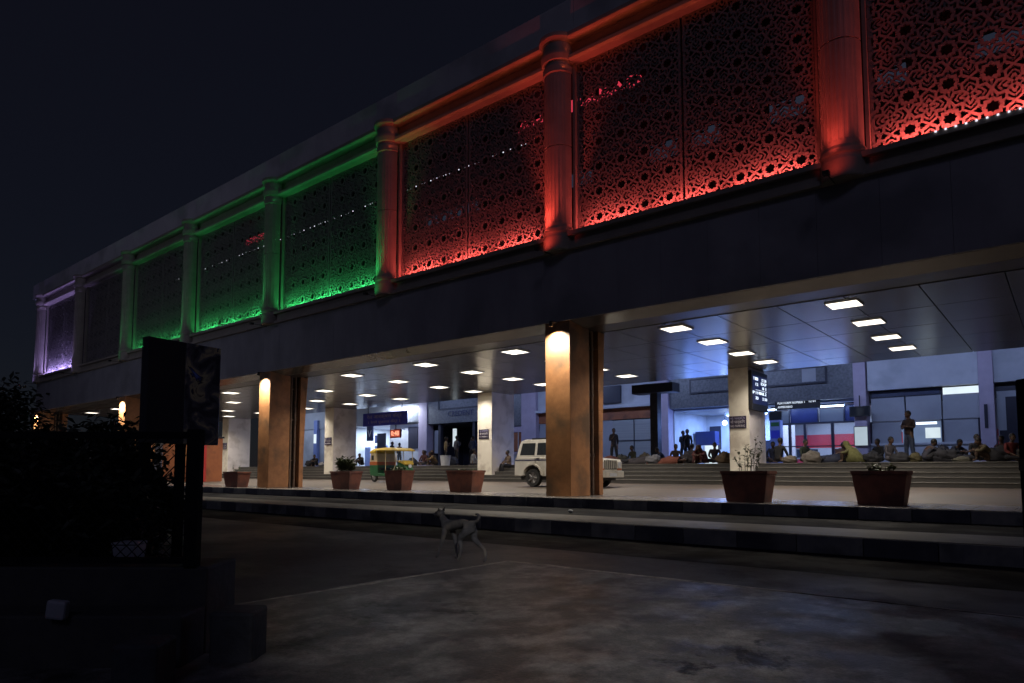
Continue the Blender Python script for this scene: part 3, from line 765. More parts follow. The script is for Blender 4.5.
# the row over the concourse is added fill
# LED board, monitors, billboards, poster
e = empty('led_board', (-10.35,34.9,4.28), 'black hanging LED board with two lines of white text over the glazed doors', 'sign')
MB().box(-1.05,1.05,-.06,.06,0,.46).build('casing', M['blackplastic'], e, bevel=.01)
MB().tube((-.8,0,.46),(-.8,0,.8),.02).tube((.8,0,.46),(.8,0,.8),.02).build('hanger', M['metaldark'], e)
o = text('PLATFORM NUMBER 1', .17, (-.3,-.066,.32), M['screen_text'], e); fit(o, 1.3)
o = text('12 01', .17, (.7,-.066,.34), M['screen_text'], e); fit(o, .3)
o = text('AHMEDABAD', .15, (-.6,-.066,.12), M['screen_text'], e); fit(o, .72)
def monitor(loc, wd, ht, lab):
    e = empty('monitor', loc, lab, 'monitor')
    MB().box(-wd/2,wd/2,-.08,.08,0,ht).build('casing', M['blackplastic'], e, bevel=.015)
    MB().box(-wd/2+.04,wd/2-.04,-.086,-.081,.05,ht-.04).build('screen', M['carglass'], e)
    MB().tube((0,.0,ht),(0,.0,ht+.5),.025).build('bracket', M['metaldark'], e)
monitor((-11.35,34.6,3.72), .62, .46, 'dark hanging monitor above the blue clad pillar')
monitor((-7.45,34.4,3.72), .86, .48, 'dark hanging monitor in front of the lilac column')
def billboard(x0, x1, z0, z1, lab):
    e = empty('billboard', ((x0+x1)/2,34.7,z0), lab, 'billboard'); a = (x1-x0)/2; h = z1-z0
    fr = MB()
    for q in ((-a,a,0,.08),(-a,a,h-.08,h),(-a,-a+.08,.081,h-.081),(a-.08,a,.081,h-.081)): fr.box(q[0],q[1],-.06,.04,q[2],q[3])
    fr.build('frame', M['mullion'], e); MB().box(-a+.081,a-.081,-.03,.03,.081,h-.081).build('face', M['granite'], e)
    return e
billboard(-15.95,-13.2,5.4,6.2, 'unlit framed billboard on granite, left of the departures screen')
b2 = billboard(-12.3,-8.9,5.45,6.3, 'unlit framed billboard with a pale patch, right of the departures screen')
MB().box(.55,1.2,-.036,-.031,.12,.76).build('pale_patch', M['pale2'], b2)
e = empty('lit_poster', (-7.45,34.5,2.35), 'small backlit white notice on the lilac column', 'notice')
MB().box(-.30,.30,-.03,.04,0,.92).build('box', M['mullion'], e); MB().box(-.27,.27,-.036,-.031,.03,.89).build('face', M['notice_lit'], e)
# blue clad pillar with notices
e = empty('clad_pillar', (-11.2,34.2,1.5), 'narrow pillar clad in blue notices below a dark monitor', 'pillar')
MB().box(-.25,.25,-.2,.2,0,2.2).build('shaft', M['part_blue'], e); MB().box(-.2,.2,-.206,-.201,1.9,2.1).build('green_notice', M['green'], e); MB().box(-.2,.22,-.206,-.201,1.3,1.7).build('blue_notice', M['blue_sign'], e)
# T shaped post
e = empty('t_post', (-15.6,30,1.5), 'dark T shaped post with a wide flat head in front of the shutters', 'post')
MB().box(-.2,.2,-.2,.2,0,3.5).build('post', M['metaldark'], e, bevel=.01); MB().box(-1.1,1.1,-.4,.4,3.5,3.95).build('head', M['metaldark'], e, bevel=.02)
MB().box(-.35,.35,-.35,.35,0,.05).build('base_plate', M['metaldark'], e)
# red LED clock
e = empty('led_clock', (-31.75,27.35,3.14), 'small digital clock with glowing red digits below the blue sign', 'clock')
MB().box(-.48,.48,-.05,.05,.08,.6).build('casing', M['blackplastic'], e, bevel=.01); MB().box(-.44,.44,-.056,-.051,.12,.56).build('face', M['clock_back'], e)
MB().tube((0,0,.6),(0,0,.98),.03).build('stem', M['metaldark'], e)
o = text('0:48', .4, (0,-.06,.34), M['clock_led'], e, bold=.01); fit(o, .74)
# small blue notice beside the counter, crate stack
# ------------------------------------------------------------------ people
def skin_mesh(nodes, edges, sub=1, root=0):
    me = bpy.data.meshes.new('skin'); me.from_pydata([n[0] for n in nodes], edges, []); me.update()
    o = bpy.data.objects.new('skin', me); COL.objects.link(o)
    m = o.modifiers.new('skin', 'SKIN'); m.use_smooth_shade = True; m.branch_smoothing = .3
    sv = me.skin_vertices[0].data
    for i, n in enumerate(nodes):
        r = n[1]; sv[i].radius = (r, r) if isinstance(r, (int, float)) else r
        sv[i].use_root = (i == root)
    if sub:
        s = o.modifiers.new('sub', 'SUBSURF'); s.levels = sub; s.render_levels = sub
    dg = bpy.context.evaluated_depsgraph_get()
    out = bpy.data.meshes.new_from_object(o.evaluated_get(dg))
    bpy.data.objects.remove(o); bpy.data.meshes.remove(me)
    out.polygons.foreach_set('use_smooth', [True]*len(out.polygons))
    return out
def join_mb(me, mb):
    """append an MB's faces to a mesh (one continuous object)"""
    v = [tuple(q.co) for q in me.vertices]; f = [tuple(p.vertices) for p in me.polygons]; n = len(v)
    v += mb.v; f += [tuple(i+n for i in q) for q in mb.f]
    o = bpy.data.meshes.new(me.name); o.from_pydata(v, [], f); o.update()
    o.polygons.foreach_set('use_smooth', [True]*len(o.polygons)); bpy.data.meshes.remove(me); return o

POSES = {
 'stand': dict(pel=(0,0,.93), spi=(0,.01,1.10), che=(0,.0,1.30), nek=(0,.01,1.45), hed=(0,-.03,1.58),
   sh=(.155,.01,1.385), el=(.195,.05,1.11), wr=(.17,-.07,.89), ha=(.16,-.10,.81), hip=(.09,0,.90), kn=(.105,-.01,.49), an=(.11,.03,.085), to=(.12,-.13,.035)),
 'folded': dict(pel=(0,0,.93), spi=(0,.01,1.10), che=(0,.0,1.30), nek=(0,.01,1.45), hed=(0,-.03,1.58),
   sh=(.17,0,1.39), el=(.25,-.03,1.14), wr=(.03,-.19,1.19), ha=(-.06,-.18,1.21), hip=(.09,0,.90), kn=(.12,-.01,.49), an=(.15,.03,.085), to=(.17,-.13,.035)),
 'cross': dict(pel=(0,0,.13), spi=(0,-.01,.30), che=(0,-.05,.50), nek=(0,-.07,.64), hed=(0,-.12,.77),
   sh=(.17,-.05,.58), el=(.25,-.12,.34), wr=(.16,-.30,.22), ha=(.10,-.36,.19), hip=(.10,0,.14), kn=(.34,-.28,.15), an=(-.06,-.36,.07), to=(-.16,-.38,.05)),
 'hunch': dict(pel=(0,.12,.12), spi=(0,.07,.28), che=(0,-.05,.45), nek=(0,-.14,.56), hed=(0,-.22,.66),
   sh=(.17,-.07,.51), el=(.24,-.26,.36), wr=(.09,-.42,.37), ha=(.02,-.46,.36), hip=(.10,.08,.13), kn=(.14,-.32,.44), an=(.12,-.34,.08), to=(.13,-.46,.035)),
 'ledge': dict(pel=(0,0,.13), spi=(0,0,.30), che=(0,-.03,.50), nek=(0,-.05,.64), hed=(0,-.10,.77),
   sh=(.17,-.03,.58), el=(.23,-.14,.36), wr=(.12,-.36,.24), ha=(.07,-.42,.22), hip=(.10,0,.13), kn=(.12,-.42,.17), an=(.12,-.40,-.25), to=(.13,-.53,-.29)),
 'lie': dict(pel=(0,0,.14), spi=(.17,0,.14), che=(.36,0,.15), nek=(.50,0,.15), hed=(.64,.0,.17),
   sh=None, lie=True),
}
def mir(p, s): return (p[0]*s, p[1], p[2])
def body_data(P):
    nodes = []; edges = []
    def add(p, r, par=None):
        nodes.append((p, r)); i = len(nodes)-1
        if par is not None: edges.append((par, i))
        return i
    def arm(ch, s, sh, el, wr, ha):
        a = add(sh, .052, ch); b = add(el, .038, a); c = add(wr, .026, b); d = add(ha, .03, c)
        dv = (Vector(ha)-Vector(wr)).normalized(); sd = dv.cross(Vector((0,0,1)));
        sd = sd.normalized() if sd.length > .1 else Vector((1,0,0)); up = sd.cross(dv)
        h = Vector(ha)
        for k, (o_, ln) in enumerate(((-.027,.060),(-.009,.072),(.009,.068),(.026,.052))):
            k0 = add(tuple(h+sd*o_+dv*.03), .0095, d); k1 = add(tuple(h+sd*o_*1.1+dv*(.03+ln*.6)-up*.008), .0085, k0); add(tuple(h+sd*o_*1.1+dv*(.03+ln)-up*.03), .007, k1)
        t0 = add(tuple(h+sd*.04*s-dv*.015), .011, d); add(tuple(h+sd*.06*s+dv*.03-up*.01), .009, t0)
    pel = add(P['pel'], .115); spi = add(P['spi'], .105, pel); che = add(P['che'], .125, spi); nek = add(P['nek'], .052, che); hb_ = add(tuple(Vector(P['nek']).lerp(Vector(P['hed']), .6)), .055, nek)
    return nodes, edges, add, arm, pel, spi, che
def make_person_meshes(pose):
    P = dict(POSES[pose])
    nodes, edges, add, arm, pel, spi, che = body_data(P)
    L = {}
    if pose == 'lie':
        L['arms'] = [((.40,.17*s,.15),(.14,.24*s,.12),(-.02,.14*s,.20),(-.09,.08*s,.22)) for s in (1,-1)]
        L['legs'] = [((-.06,.09*s,.14),(-.46,.12*s,.20 if s > 0 else .14),(-.86,.10*s,.07),(-.92,.12*s,.16)) for s in (1,-1)]
    else:
        L['arms'] = [tuple(mir(P[k], s) for k in ('sh','el','wr','ha')) for s in (1,-1)]
        L['legs'] = [tuple(mir(P[k], s) for k in ('hip','kn','an','to')) for s in (1,-1)]
        if pose == 'stand':
            sh, el, wr, ha = L['arms'][1]; L['arms'][1] = (sh, (-.20,-.02,1.12), (-.10,-.20,1.22), (-.06,-.22,1.30)); L['legs'][0] = tuple((p[0]+.02*i, p[1]-.05*i, p[2]) for i, p in enumerate(L['legs'][0]))
        if pose == 'folded':
            sh, el, wr, ha = L['arms'][1]; L['arms'][1] = (sh, el, (wr[0],wr[1]-.03,wr[2]-.06), (ha[0],ha[1]-.03,ha[2]-.05))
        if pose == 'cross':
            L['legs'][1] = tuple((p[0], p[1]-(.07 if i > 1 else 0), p[2]) for i, p in enumerate(L['legs'][1]))
    for i, s in enumerate((1, -1)): arm(che, s, *L['arms'][i])
    for lg in L['legs']:
        a = add(lg[0], .085, pel); b = add(lg[1], .056, a); c = add(lg[2], .038, b); add(lg[3], .034, c)
    body = skin_mesh(nodes, edges)
    h = Vector(P['hed']); fw = Vector((0,-1,0)); 
    lie = pose == 'lie'
    Mx = Matrix.Rotation(R(90),4,'Y') if lie else Matrix.Rotation({'hunch':R(25),'cross':R(10)}.get(pose, 0),4,'X')
    mb = MB(); mb.ell(h, (.075,.092,.115), M=Mx)
    def hpnt(x,y,z):
        q = Mx @ Vector((x,y,z)); return (h.x+q.x, h.y+q.y, h.z+q.z)
    mb.ell(hpnt(0,-.092,-.012), (.014,.022,.022), 8, 5, Mx); mb.ell(hpnt(0,-.075,-.07), (.03,.02,.012), 8, 5, Mx)
    for s in (1,-1): mb.ell(hpnt(.077*s,.005,-.01), (.012,.02,.03), 8, 5, Mx)
    body = join_mb(body, mb); body.name = 'person_body'; body.materials.append(M['skin'])
    hm = MB(); hm.ell(hpnt(0,.026,.036), (.089,.099,.106), M=Mx)
    hair = bpy.data.meshes.new('hair'); hair.from_pydata(hm.v, [], hm.f); hair.polygons.foreach_set('use_smooth', [True]*len(hair.polygons)); hair.materials.append(M['hair'])
    em_ = MB()
    for s in (1,-1): em_.ell(hpnt(.03*s,-.084,.004), (.011,.008,.008), 8, 5)
    eyes = bpy.data.meshes.new('eyes'); eyes.from_pydata(em_.v, [], em_.f); eyes.materials.append(M['eye'])
    # shirt
    nodes2 = []; edges2 = []
    def ad(p, r, par=None):
        nodes2.append((p, r)); i = len(nodes2)-1
        if par is not None: edges2.append((par, i))
        return i
    p0 = Vector(P['pel']); p1 = Vector(P['spi']); nn = Vector(P['nek']); cc = Vector(P['che'])
    a0_ = ad(tuple(p0-(p1-p0)*.25), .145); a = ad(tuple(p0.lerp(p1,.3)), .142, a0_); b = ad(P['spi'], .132, a); c = ad(P['che'], .142, b); ad(tuple(cc.lerp(nn,.75)), .085, c)
    for sh, el, wr, ha in L['arms']:
        s_ = ad(sh, .062, c); e_ = ad(el, .050, s_); ad(tuple(Vector(el).lerp(Vector(wr), .75)), .043, e_)
    shirt = skin_mesh(nodes2, edges2); shirt.name = 'shirt'
    nodes3 = []; edges3 = []
    def ae(p, r, par=None):
        nodes3.append((p, r)); i = len(nodes3)-1
        if par is not None: edges3.append((par, i))
        return i
    w_ = ae(tuple(p0.lerp(p1,.5)), .120); w2 = ae(P['pel'], .135, w_)
    for lg in L['legs']:
        x_ = ae(lg[0], .100, w2); y_ = ae(lg[1], .070, x_); ae(tuple(Vector(lg[1]).lerp(Vector(lg[2]), .88)), .058, y_)
    tr = skin_mesh(nodes3, edges3); tr.name = 'trousers'
    return dict(body=body, hair=hair, eyes=eyes, shirt=shirt, trousers=tr)
PM = {}
CLOTH = {}
def cloth(c):
    if c not in CLOTH:
        c0 = c; c = tuple(q*.62 for q in c)
        CLOTH[c0] = pm('cloth_%s' % len(CLOTH), c, tuple(x*.7 for x in c), 14, .85, .15, 30); c = c0
    return CLOTH[c]
def person(pose, x, y, rz, label, shirt, trousers, z=ZF, sc=1, shawl=None, group='travellers waiting on the concourse'):
    if pose not in PM: PM[pose] = make_person_meshes(pose)
    e = empty('person', (x,y,z), label, 'person', group, R(rz)); e.scale = (sc,sc,sc)
    for nm, m_ in (('body', None), ('hair', None), ('eyes', None), ('shirt', cloth(shirt)), ('trousers', cloth(trousers))):
        o = bpy.data.objects.new(nm, PM[pose][nm]); COL.objects.link(o); o.parent = e
        if m_:
            if not o.data.materials: o.data.materials.append(m_)
            o.material_slots[0].link = 'OBJECT'; o.material_slots[0].material = m_
    if shawl: drape(pose, e, shawl)
    return e
def noise3(x, y, z):
    return math.sin(x*3.1+1.3*y)+math.sin(y*4.3-2.1*z+.7)+math.sin(z*5.3+x*2.2+1.9)+.5*math.sin(x*9.1+y*7.7)+.5*math.sin(z*11+y*8)
def drape(pose, e, c):
    b = MB(); sd = random.random()*20
    if pose == 'lie':
        nu, nv = 30, 14
        for j in range(nv+1):
            for i in range(nu+1):
                u = i/nu; v = j/nv*2-1; x = -1.0+1.42*u
                pr = .30+.06*math.sin(u*7+sd)
                z = .34*math.sqrt(max(0,1-v*v))*(.75+.2*math.sin(u*5+1+sd)) + .018*noise3(x*4+sd, v*5, 0)
                b.v.append((x, v*pr+.015*noise3(x*3,v*3,sd), max(.006, z)))
        for j in range(nv):
            for i in range(nu):
                k = j*(nu+1)+i; b.f.append((k, k+1, k+nu+2, k+nu+1))
        o = b.build('blanket', cloth(c), e, smooth=True)
    else:
        # shawl: a cape from the head over the shoulders
        P = POSES[pose]; n = 26; h = Vector(P['hed']); cpts = Vector(P['che'])
        rings = [(h+Vector((0,.02,.13)), .02,.02), (h+Vector((0,.02,.10)), .085,.09), (h+Vector((0,.04,0)), .105,.11), (Vector(P['nek'])+Vector((0,.02,0)), .14,.13), (cpts+Vector((0,.0,.06)), .25,.19), (Vector(P['spi'])+Vector((0,-.03,0)), .29,.26), (Vector((P['pel'][0],P['pel'][1]-.05,.03)), .34,.34)]
        for k, (q, rx, ry) in enumerate(rings):
            for i in range(n+1):
                t = R(-60)+R(300)*i/n
                f = 1+.05*math.sin(i*2.1+sd+k*.6)
                b.v.append((q.x+rx*f*math.cos(t), q.y+ry*f*math.sin(t), max(.01,q.z)))
        for k in range(len(rings)-1):
            for i in range(n):
                m = k*(n+1)+i; b.f.append((m, m+1, m+n+2, m+n+1))
        o = b.build('shawl', cloth(c), e, smooth=True)
    sm = o.modifiers.new('thick', 'SOLIDIFY'); sm.thickness = .012
DK = (.03,.03,.04); JN = (.035,.05,.09); BR = (.10,.06,.04); WH = (.42,.42,.44); RD = (.22,.035,.03)
person('folded', -4.41, 27.6, -35, 'standing person in dark shirt and jeans with folded arms before the ticket windows', (.07,.045,.045), (.08,.11,.20), sc=1.08)
person('stand', -14.2, 30.5, 20, 'standing person in dark clothes against the lit white doorway', DK, (.03,.035,.06))
person('stand', -16.55, 27.6, 40, 'standing person in dark jacket beside the blue crates behind the white car', (.05,.045,.07), DK)
person('stand', -27.66, 27.6, 150, 'standing person in cream shirt and dark trousers by the white bucket', (.45,.36,.24), DK, sc=.98)
person('stand', -27.1, 27.9, 170, 'standing person in pale blue shirt beside the cream shirted one', (.16,.18,.28), DK)
person('stand', -27.5, 29.6, 10, 'standing person in dark clothes in front of the shop light box', (.06,.05,.07), DK)
person('stand', -26.3, 28.4, 190, 'standing person in blue shirt under the red awning', (.10,.14,.30), DK)
person('stand', -26.6, 29.8, 120, 'standing person in dark red shirt at the back of the shop', (.25,.04,.05), DK)
person('stand', -35.76, 30.5, 100, 'standing person with only dark head and shoulders above the rickshaw roof, left one', DK, DK)
person('stand', -34.9, 30.4, 200, 'standing person in dark clothes above the rickshaw front, right one', DK, DK, sc=.93)
person('ledge', -21.75, 26.15, -25, 'person sitting on the stairs just behind the white car', (.22,.15,.10), DK, z=1.34, group='travellers sitting on the stairs')
person('cross', -24.9, 26.85, 150, 'seated person in white shirt leaning by the middle cream column', (.40,.42,.48), (.2,.2,.24))
person('cross', -28.0, 26.9, 30, 'seated person in dark clothes in the huddle left of the bucket', DK, DK)
person('hunch', -27.75, 26.75, -40, 'seated person in ochre shirt in the huddle left of the bucket', (.32,.20,.08), BR)
person('cross', -28.75, 26.95, 10, 'seated person in dark red at the left end of the huddle', (.12,.04,.045), DK)
person('hunch', -34.4, 26.85, 20, 'seated dark person right of the cream column behind the rickshaw', DK, DK)
person('hunch', -39.2, 26.8, 30, 'seated dark person on top of the stairs left of the third column', DK, DK)
person('hunch', -11.98, 26.9, 10, 'seated person wrapped in dark red beside the bright recess', (.20,.05,.045), (.18,.05,.045), shawl=(.16,.045,.045))
person('cross', -11.55, 27.4, 30, 'seated person in dark shirt right beside the red wrapped one', (.07,.05,.07), DK)
person('cross', -8.75, 26.9, 160, 'broad seated person in black just right of the screen column', (.03,.03,.035), DK, sc=1.1)
person('cross', -7.85, 27.0, 60, 'seated person in dark green shirt before the glazed doors', (.05,.07,.05), DK)
person('hunch', -6.1, 26.75, -70, 'hunched person under yellow green shawl near the lit notice', (.25,.24,.10), BR, shawl=(.30,.30,.11))
person('cross', -4.95, 26.9, 60, 'seated person in grey clothes left of the standing one', (.13,.12,.15), (.16,.15,.18))
person('hunch', -3.75, 26.9, 130, 'seated person in grey jacket right of the standing one', (.09,.09,.13), DK)
person('cross', -2.42, 26.9, 40, 'seated person in black next to the lilac column', DK, DK)
person('hunch', -2.12, 26.75, -60, 'seated person in ochre jacket with dark hair near the right edge', (.20,.16,.09), BR)
person('cross', -1.48, 26.9, 40, 'seated person in red at the far right of the concourse', (.26,.04,.04), DK)
person('lie', -13.25, 26.8, 0, 'person lying under a rust red blanket on top of the stairs', BR, DK, shawl=(.27,.075,.045), group='sleepers on the concourse')
person('lie', -15.2, 26.85, 180, 'person lying under dark cloth beside the white car bonnet', DK, DK, shawl=(.06,.05,.06), group='sleepers on the concourse')
person('lie', -7.0, 27.1, 180, 'person lying under a dark blue blanket before the glazed doors', DK, DK, shawl=(.05,.06,.11), group='sleepers on the concourse')
person('lie', -3.0, 27.4, 0, 'person lying under a grey blanket between two seated people at right', DK, DK, shawl=(.09,.09,.11), group='sleepers on the concourse')
for args in (
 ('cross', -13.7, 28.2, 30, 'seated person in dark brown behind the rust red blanket', (.10,.06,.05), DK),
 ('hunch', -14.6, 28.6, -40, 'hunched person in navy clothes right of the T shaped post', (.04,.05,.10), DK),
 ('cross', -12.9, 28.0, 160, 'seated person in dark grey left of the lit white doorway', (.09,.09,.10), DK),
 ('stand', -14.9, 31.5, 60, 'standing person in dark clothes just right of the T shaped post', (.04,.045,.07), DK),
 ('cross', -15.9, 28.3, -20, 'seated person in dark olive left of the T shaped post', (.07,.07,.04), DK),
 ('hunch', -10.75, 28.0, 40, 'hunched person in black behind the tan knotted bundle', DK, DK),
 ('cross', -9.4, 28.2, 20, 'seated person in dark blue at the foot of the blue clad pillar', (.05,.06,.12), DK),
 ('hunch', -6.75, 28.0, 30, 'hunched person in dark purple between the doors and the lit notice', (.09,.05,.09), DK),
 ('cross', -5.5, 28.3, -30, 'seated person in black behind the grey clothed one', DK, DK),
 ('hunch', -3.1, 28.0, 50, 'hunched person in dark blue behind the big dark bag', (.05,.06,.10), DK),
 ('cross', -1.75, 28.2, -20, 'seated person in dark maroon behind the red clothed one', (.12,.04,.045), DK),
 ('cross', -29.3, 27.6, 0, 'seated person in dark clothes at the back left of the huddle', DK, DK),
 ('hunch', -25.6, 27.8, 60, 'hunched person in dark blue behind the white shirted one', (.05,.06,.11), DK),
 ('cross', -33.4, 27.3, 10, 'seated person in dark clothes behind the auto rickshaw', (.06,.05,.06), DK)):
    person(*args)
# bundles, bucket, crates
def bundle(x, y, rx, ry, rz_, c, label, z=ZF):
    b = MB(); sd = random.random()*9; n, m = 30, 16
    b.ell((0,0,0),(1,1,1),n,m)
    vv = []
    for vx, vy, vz in b.v:
        f = 1+.075*noise3(vx*1.7+sd, vy*1.9, vz*2+sd)+.03*noise3(vx*5, vy*5+sd, vz*6)
        zz = vz*f; zz = max(-.62, zz)
        vv.append((vx*f*rx, vy*f*ry, (zz+.62)*rz_/1.5))
    b.v = vv
    b.tube((-.10*rx,0,rz_*.98),(.0,0,rz_*1.18),.03,.02,6).tube((.0,0,rz_*1.18),(.12*rx,0,rz_*.98),.02,.03,6)
    o = b.build('cloth_bundle', cloth(c), smooth=True, loc=(x,y,z)); o.rotation_euler = (0,0,random.uniform(-.6,.6))
    tag(o, label, 'bundle', 'bundles and bags on the concourse'); return o
bundle(-14.05, 26.75, .38,.3,.36, (.22,.22,.25), 'pale cloth bundle between the two sleepers by the car')
bundle(-15.9, 27.2, .3,.28,.4, (.06,.06,.05), 'black bag behind the sleeper beside the car')
bundle(-10.9, 26.85, .33,.28,.42, (.20,.13,.07), 'tan knotted bundle left of the screen column')
bundle(-10.35, 26.9, .4,.3,.55, (.06,.075,.05), 'dark green bag against the screen column')
bundle(-8.25, 26.65, .28,.22,.26, (.24,.20,.16), 'small beige bundle right of the screen column')
bundle(-7.45, 26.6, .34,.28,.40, (.26,.23,.20), 'light beige sack in front of the dark green shirted person')
bundle(-5.5, 26.9, .35,.3,.35, DK, 'black bag right of the yellow shawl')
bundle(-4.55, 26.6, .33,.25,.30, DK, 'black bag at the feet of the standing person')
bundle(-4.1, 26.7, .2,.2,.30, (.13,.11,.05), 'mustard bag right of the standing person')
bundle(-3.3, 26.9, .4,.3,.42, (.045,.045,.06), 'dark bag right of the grey jacketed person')
bundle(-2.75, 26.6, .30,.2,.15, (.18,.17,.13), 'flat beige packet near the lilac column')
bundle(-1.8, 26.9, .36,.3,.45, DK, 'black bag left of the red clothed person')
bundle(-39.8, 26.8, .4,.3,.4, DK, 'dark bag left of the third cream column')
bundle(-38.3, 26.7, .25,.2,.28, (.42,.42,.44), 'white plastic bag left of the third cream column')
bundle(-26.9, 27.4, .32,.3,.45, (.11,.12,.16), 'grey bag behind the white bucket')
bundle(-12.6, 27.3, .40,.3,.50, (.07,.06,.07), 'tall dark bag left of the red wrapped person')
bundle(-9.75, 27.3, .36,.3,.52, (.05,.05,.06), 'black backpack right behind the screen column')
bundle(-6.55, 27.4, .40,.3,.46, (.10,.05,.05), 'maroon bag left behind the yellow shawl')
bundle(-14.8, 27.4, .42,.3,.46, (.10,.08,.05), 'brown sack behind the pale bundle by the car')
bundle(-16.2, 26.7, .40,.3,.34, (.16,.05,.04), 'dark red bedding roll beside the white car bonnet')
bundle(-3.45, 27.5, .36,.3,.50, (.05,.055,.09), 'navy bag behind the grey jacketed person')
bundle(-0.95, 26.9, .40,.3,.50, (.06,.055,.05), 'dark sack right of the red clothed person')
bundle(-29.6, 26.8, .36,.3,.40, (.06,.06,.08), 'dark bag at the left end of the huddle')
e = empty('bucket', (-26.85,26.75,ZF), 'white plastic bucket at the top of the stairs', 'bucket')
MB().lathe([(0,0),(.24,0),(.30,.52),(.32,.53),(.32,.56),(.29,.56),(.23,.03),(0,.03)],n=20).build('pail', M['whiteplastic'], e, smooth=False)
hd = MB()
for i in range(10):
    t0 = math.pi*i/10; t1 = math.pi*(i+1)/10
    hd.tube((.31*math.cos(t0),-.05,.55-.14*math.sin(t0)),(.31*math.cos(t1),-.05,.55-.14*math.sin(t1)),.01,n=5)
hd.build('handle', M['chrome'], e)
crm = pm('crate_blue', (.06,.10,.32), (.05,.08,.25), 4, .5)
for i in range(4):
    b = MB(); z = i*.262
    b.box(-.27,.27,-.2,.2,0,.02)
    for q in ((-.27,.27,-.2,-.18),(-.27,.27,.18,.2),(-.27,-.25,-.179,.179),(.25,.27,-.179,.179)):
        b.box(*q,.021,.10); b.box(*q,.16,.255)
    for sx in (-.27,-.01,.25):
        for sy in (-.2,.18): b.box(sx,sx+.02,sy,sy+.02,.1,.16)
    o = b.build('crate', crm, loc=(-17.35, 27.3, ZF+z)); o.rotation_euler = (0,0,.12*(i%2))
    tag(o, 'blue plastic crate, %s of the stack behind the near pillar' % ('lowest','second from bottom','third from bottom','topmost')[i], 'crate', 'stacked blue crates')
# ------------------------------------------------------------------ vehicles
def wheel(par, x, y, z, r, wd, side, rimr=.6):
    w_ = MB()
    prof = [(r*.62,-wd/2),(r*.93,-wd/2),(r,-wd*.36),(r,wd*.36),(r*.93,wd/2),(r*.62,wd/2)]
    n = 28; k = len(w_.v)
    for rr, yy in prof:
        for i in range(n):
            t = 2*math.pi*i/n; w_.v.append((rr*math.cos(t), yy, rr*math.sin(t)))
    for j in range(len(prof)-1):
        for i in range(n):
            i2 = (i+1)%n; w_.f.append((j*n+i, (j+1)*n+i, (j+1)*n+i2, j*n+i2))
    o = w_.build('wheel', M['rubber'], par, smooth=False, loc=(x,y,z))
    rm = MB()
    rm.tube((0,-wd*.30,0),(0,wd*.30,0),r*.63,n=24)
    for s in (1,-1): rm.tube((0,s*wd*.30,0),(0,s*wd*.44,0),r*.22,r*.16,n=14)
    for i in range(5):
        t = 2*math.pi*i/5
        for s in (1,-1): rm.tube((r*.2*math.cos(t),s*wd*.32,r*.2*math.sin(t)),(r*.6*math.cos(t),s*wd*.40,r*.6*math.sin(t)),r*.08,n=6)
    rm.build('rim', M['rim'], o)
    return o
def arc(cx, cz, r, a0, a1, n=10):
    return [(cx+r*math.cos(R(a0+(a1-a0)*i/n)), cz+r*math.sin(R(a0+(a1-a0)*i/n))) for i in range(n+1)]
sv = empty('utility_vehicle', (-14.72, 21.15, lane_z(21.15)), 'white boxy utility vehicle parked behind the near ochre pillar', 'car')
W = .80
low = [(-1.93,.42)] + arc(-1.05,.40,.42,180,0) + arc(1.12,.40,.42,180,0) + [(1.84,.36),(1.90,.50),(1.90,.92),(1.82,1.02),(.72,1.13),(-1.86,1.12),(-1.93,1.02)]
b = MB(); b.prism_xz(low[::-1], -W, W, inset=[.0]*len(low)); b.build('body', M['white_paint'], sv, bevel=.025)
cab = [(-1.86,1.115),(-1.78,1.55),(-1.70,1.74),(-1.55,1.80),(.12,1.80),(.24,1.76),(.74,1.128)]
b = MB(); b.prism_xz(cab[::-1], -W+.02, W-.02, inset=[0,.07,.11,.16,.16,.11,0][::-1]); b.build('cabin', M['white_paint'], sv, bevel=.03)
def side_win(pts, s, name='side_window'):
    b = MB()
    k = []
    for x, z in pts:
        ins = .02+.07*(z-1.12)/.43
        k.append((x, s*(W-ins+.006), z))
    b.quad(*(k if s < 0 else k[::-1])); o = b.build(name, M['carglass'], sv)
    m_ = o.modifiers.new('t', 'SOLIDIFY'); m_.thickness = .01
    return o
for s in (-1, 1):
    side_win([(-1.68,1.20),(-.98,1.20),(-.98,1.66),(-1.60,1.66)], s)
    side_win([(-.86,1.20),(-.18,1.20),(-.18,1.66),(-.86,1.66)], s)
    side_win([(-.10,1.20),(.60,1.20),(.24,1.66),(-.10,1.66)], s)
b = MB(); b.quad((.745,-.66,1.16),(.745,.66,1.16),(.30,.60,1.70),(.30,-.60,1.70)); o = b.build('windscreen', M['carglass'], sv); m_ = o.modifiers.new('t','SOLIDIFY'); m_.thickness = .02; m_.offset = 1
b = MB(); b.quad((-1.86,-.58,1.24),(-1.80,-.54,1.64),(-1.80,.54,1.64),(-1.86,.58,1.24)); o = b.build('rear_window', M['carglass'], sv); m_ = o.modifiers.new('t','SOLIDIFY'); m_.thickness = .02
MB().box(-1.9,.66,-W-.006,-W-.001,.99,1.03).box(-1.9,.66,W+.001,W+.006,.99,1.03).build('side_stripe', M['navy'], sv)
MB().box(-1.99,-1.90,-.72,.72,.40,.60).build('rear_bumper', M['white_paint'], sv, bevel=.02); MB().box(1.86,2.0,-.78,.78,.36,.60).build('front_bumper', M['white_paint'], sv, bevel=.03)
g = MB().box(1.885,1.915,-.42,.42,.66,.98).build('grille', M['blackplastic'], sv)
gb = MB()
for i in range(7): gb.box(1.917,1.935,-.40+i*.125,-.35+i*.125,.68,.97)
gb.build('grille_bars', M['white_paint'], g)
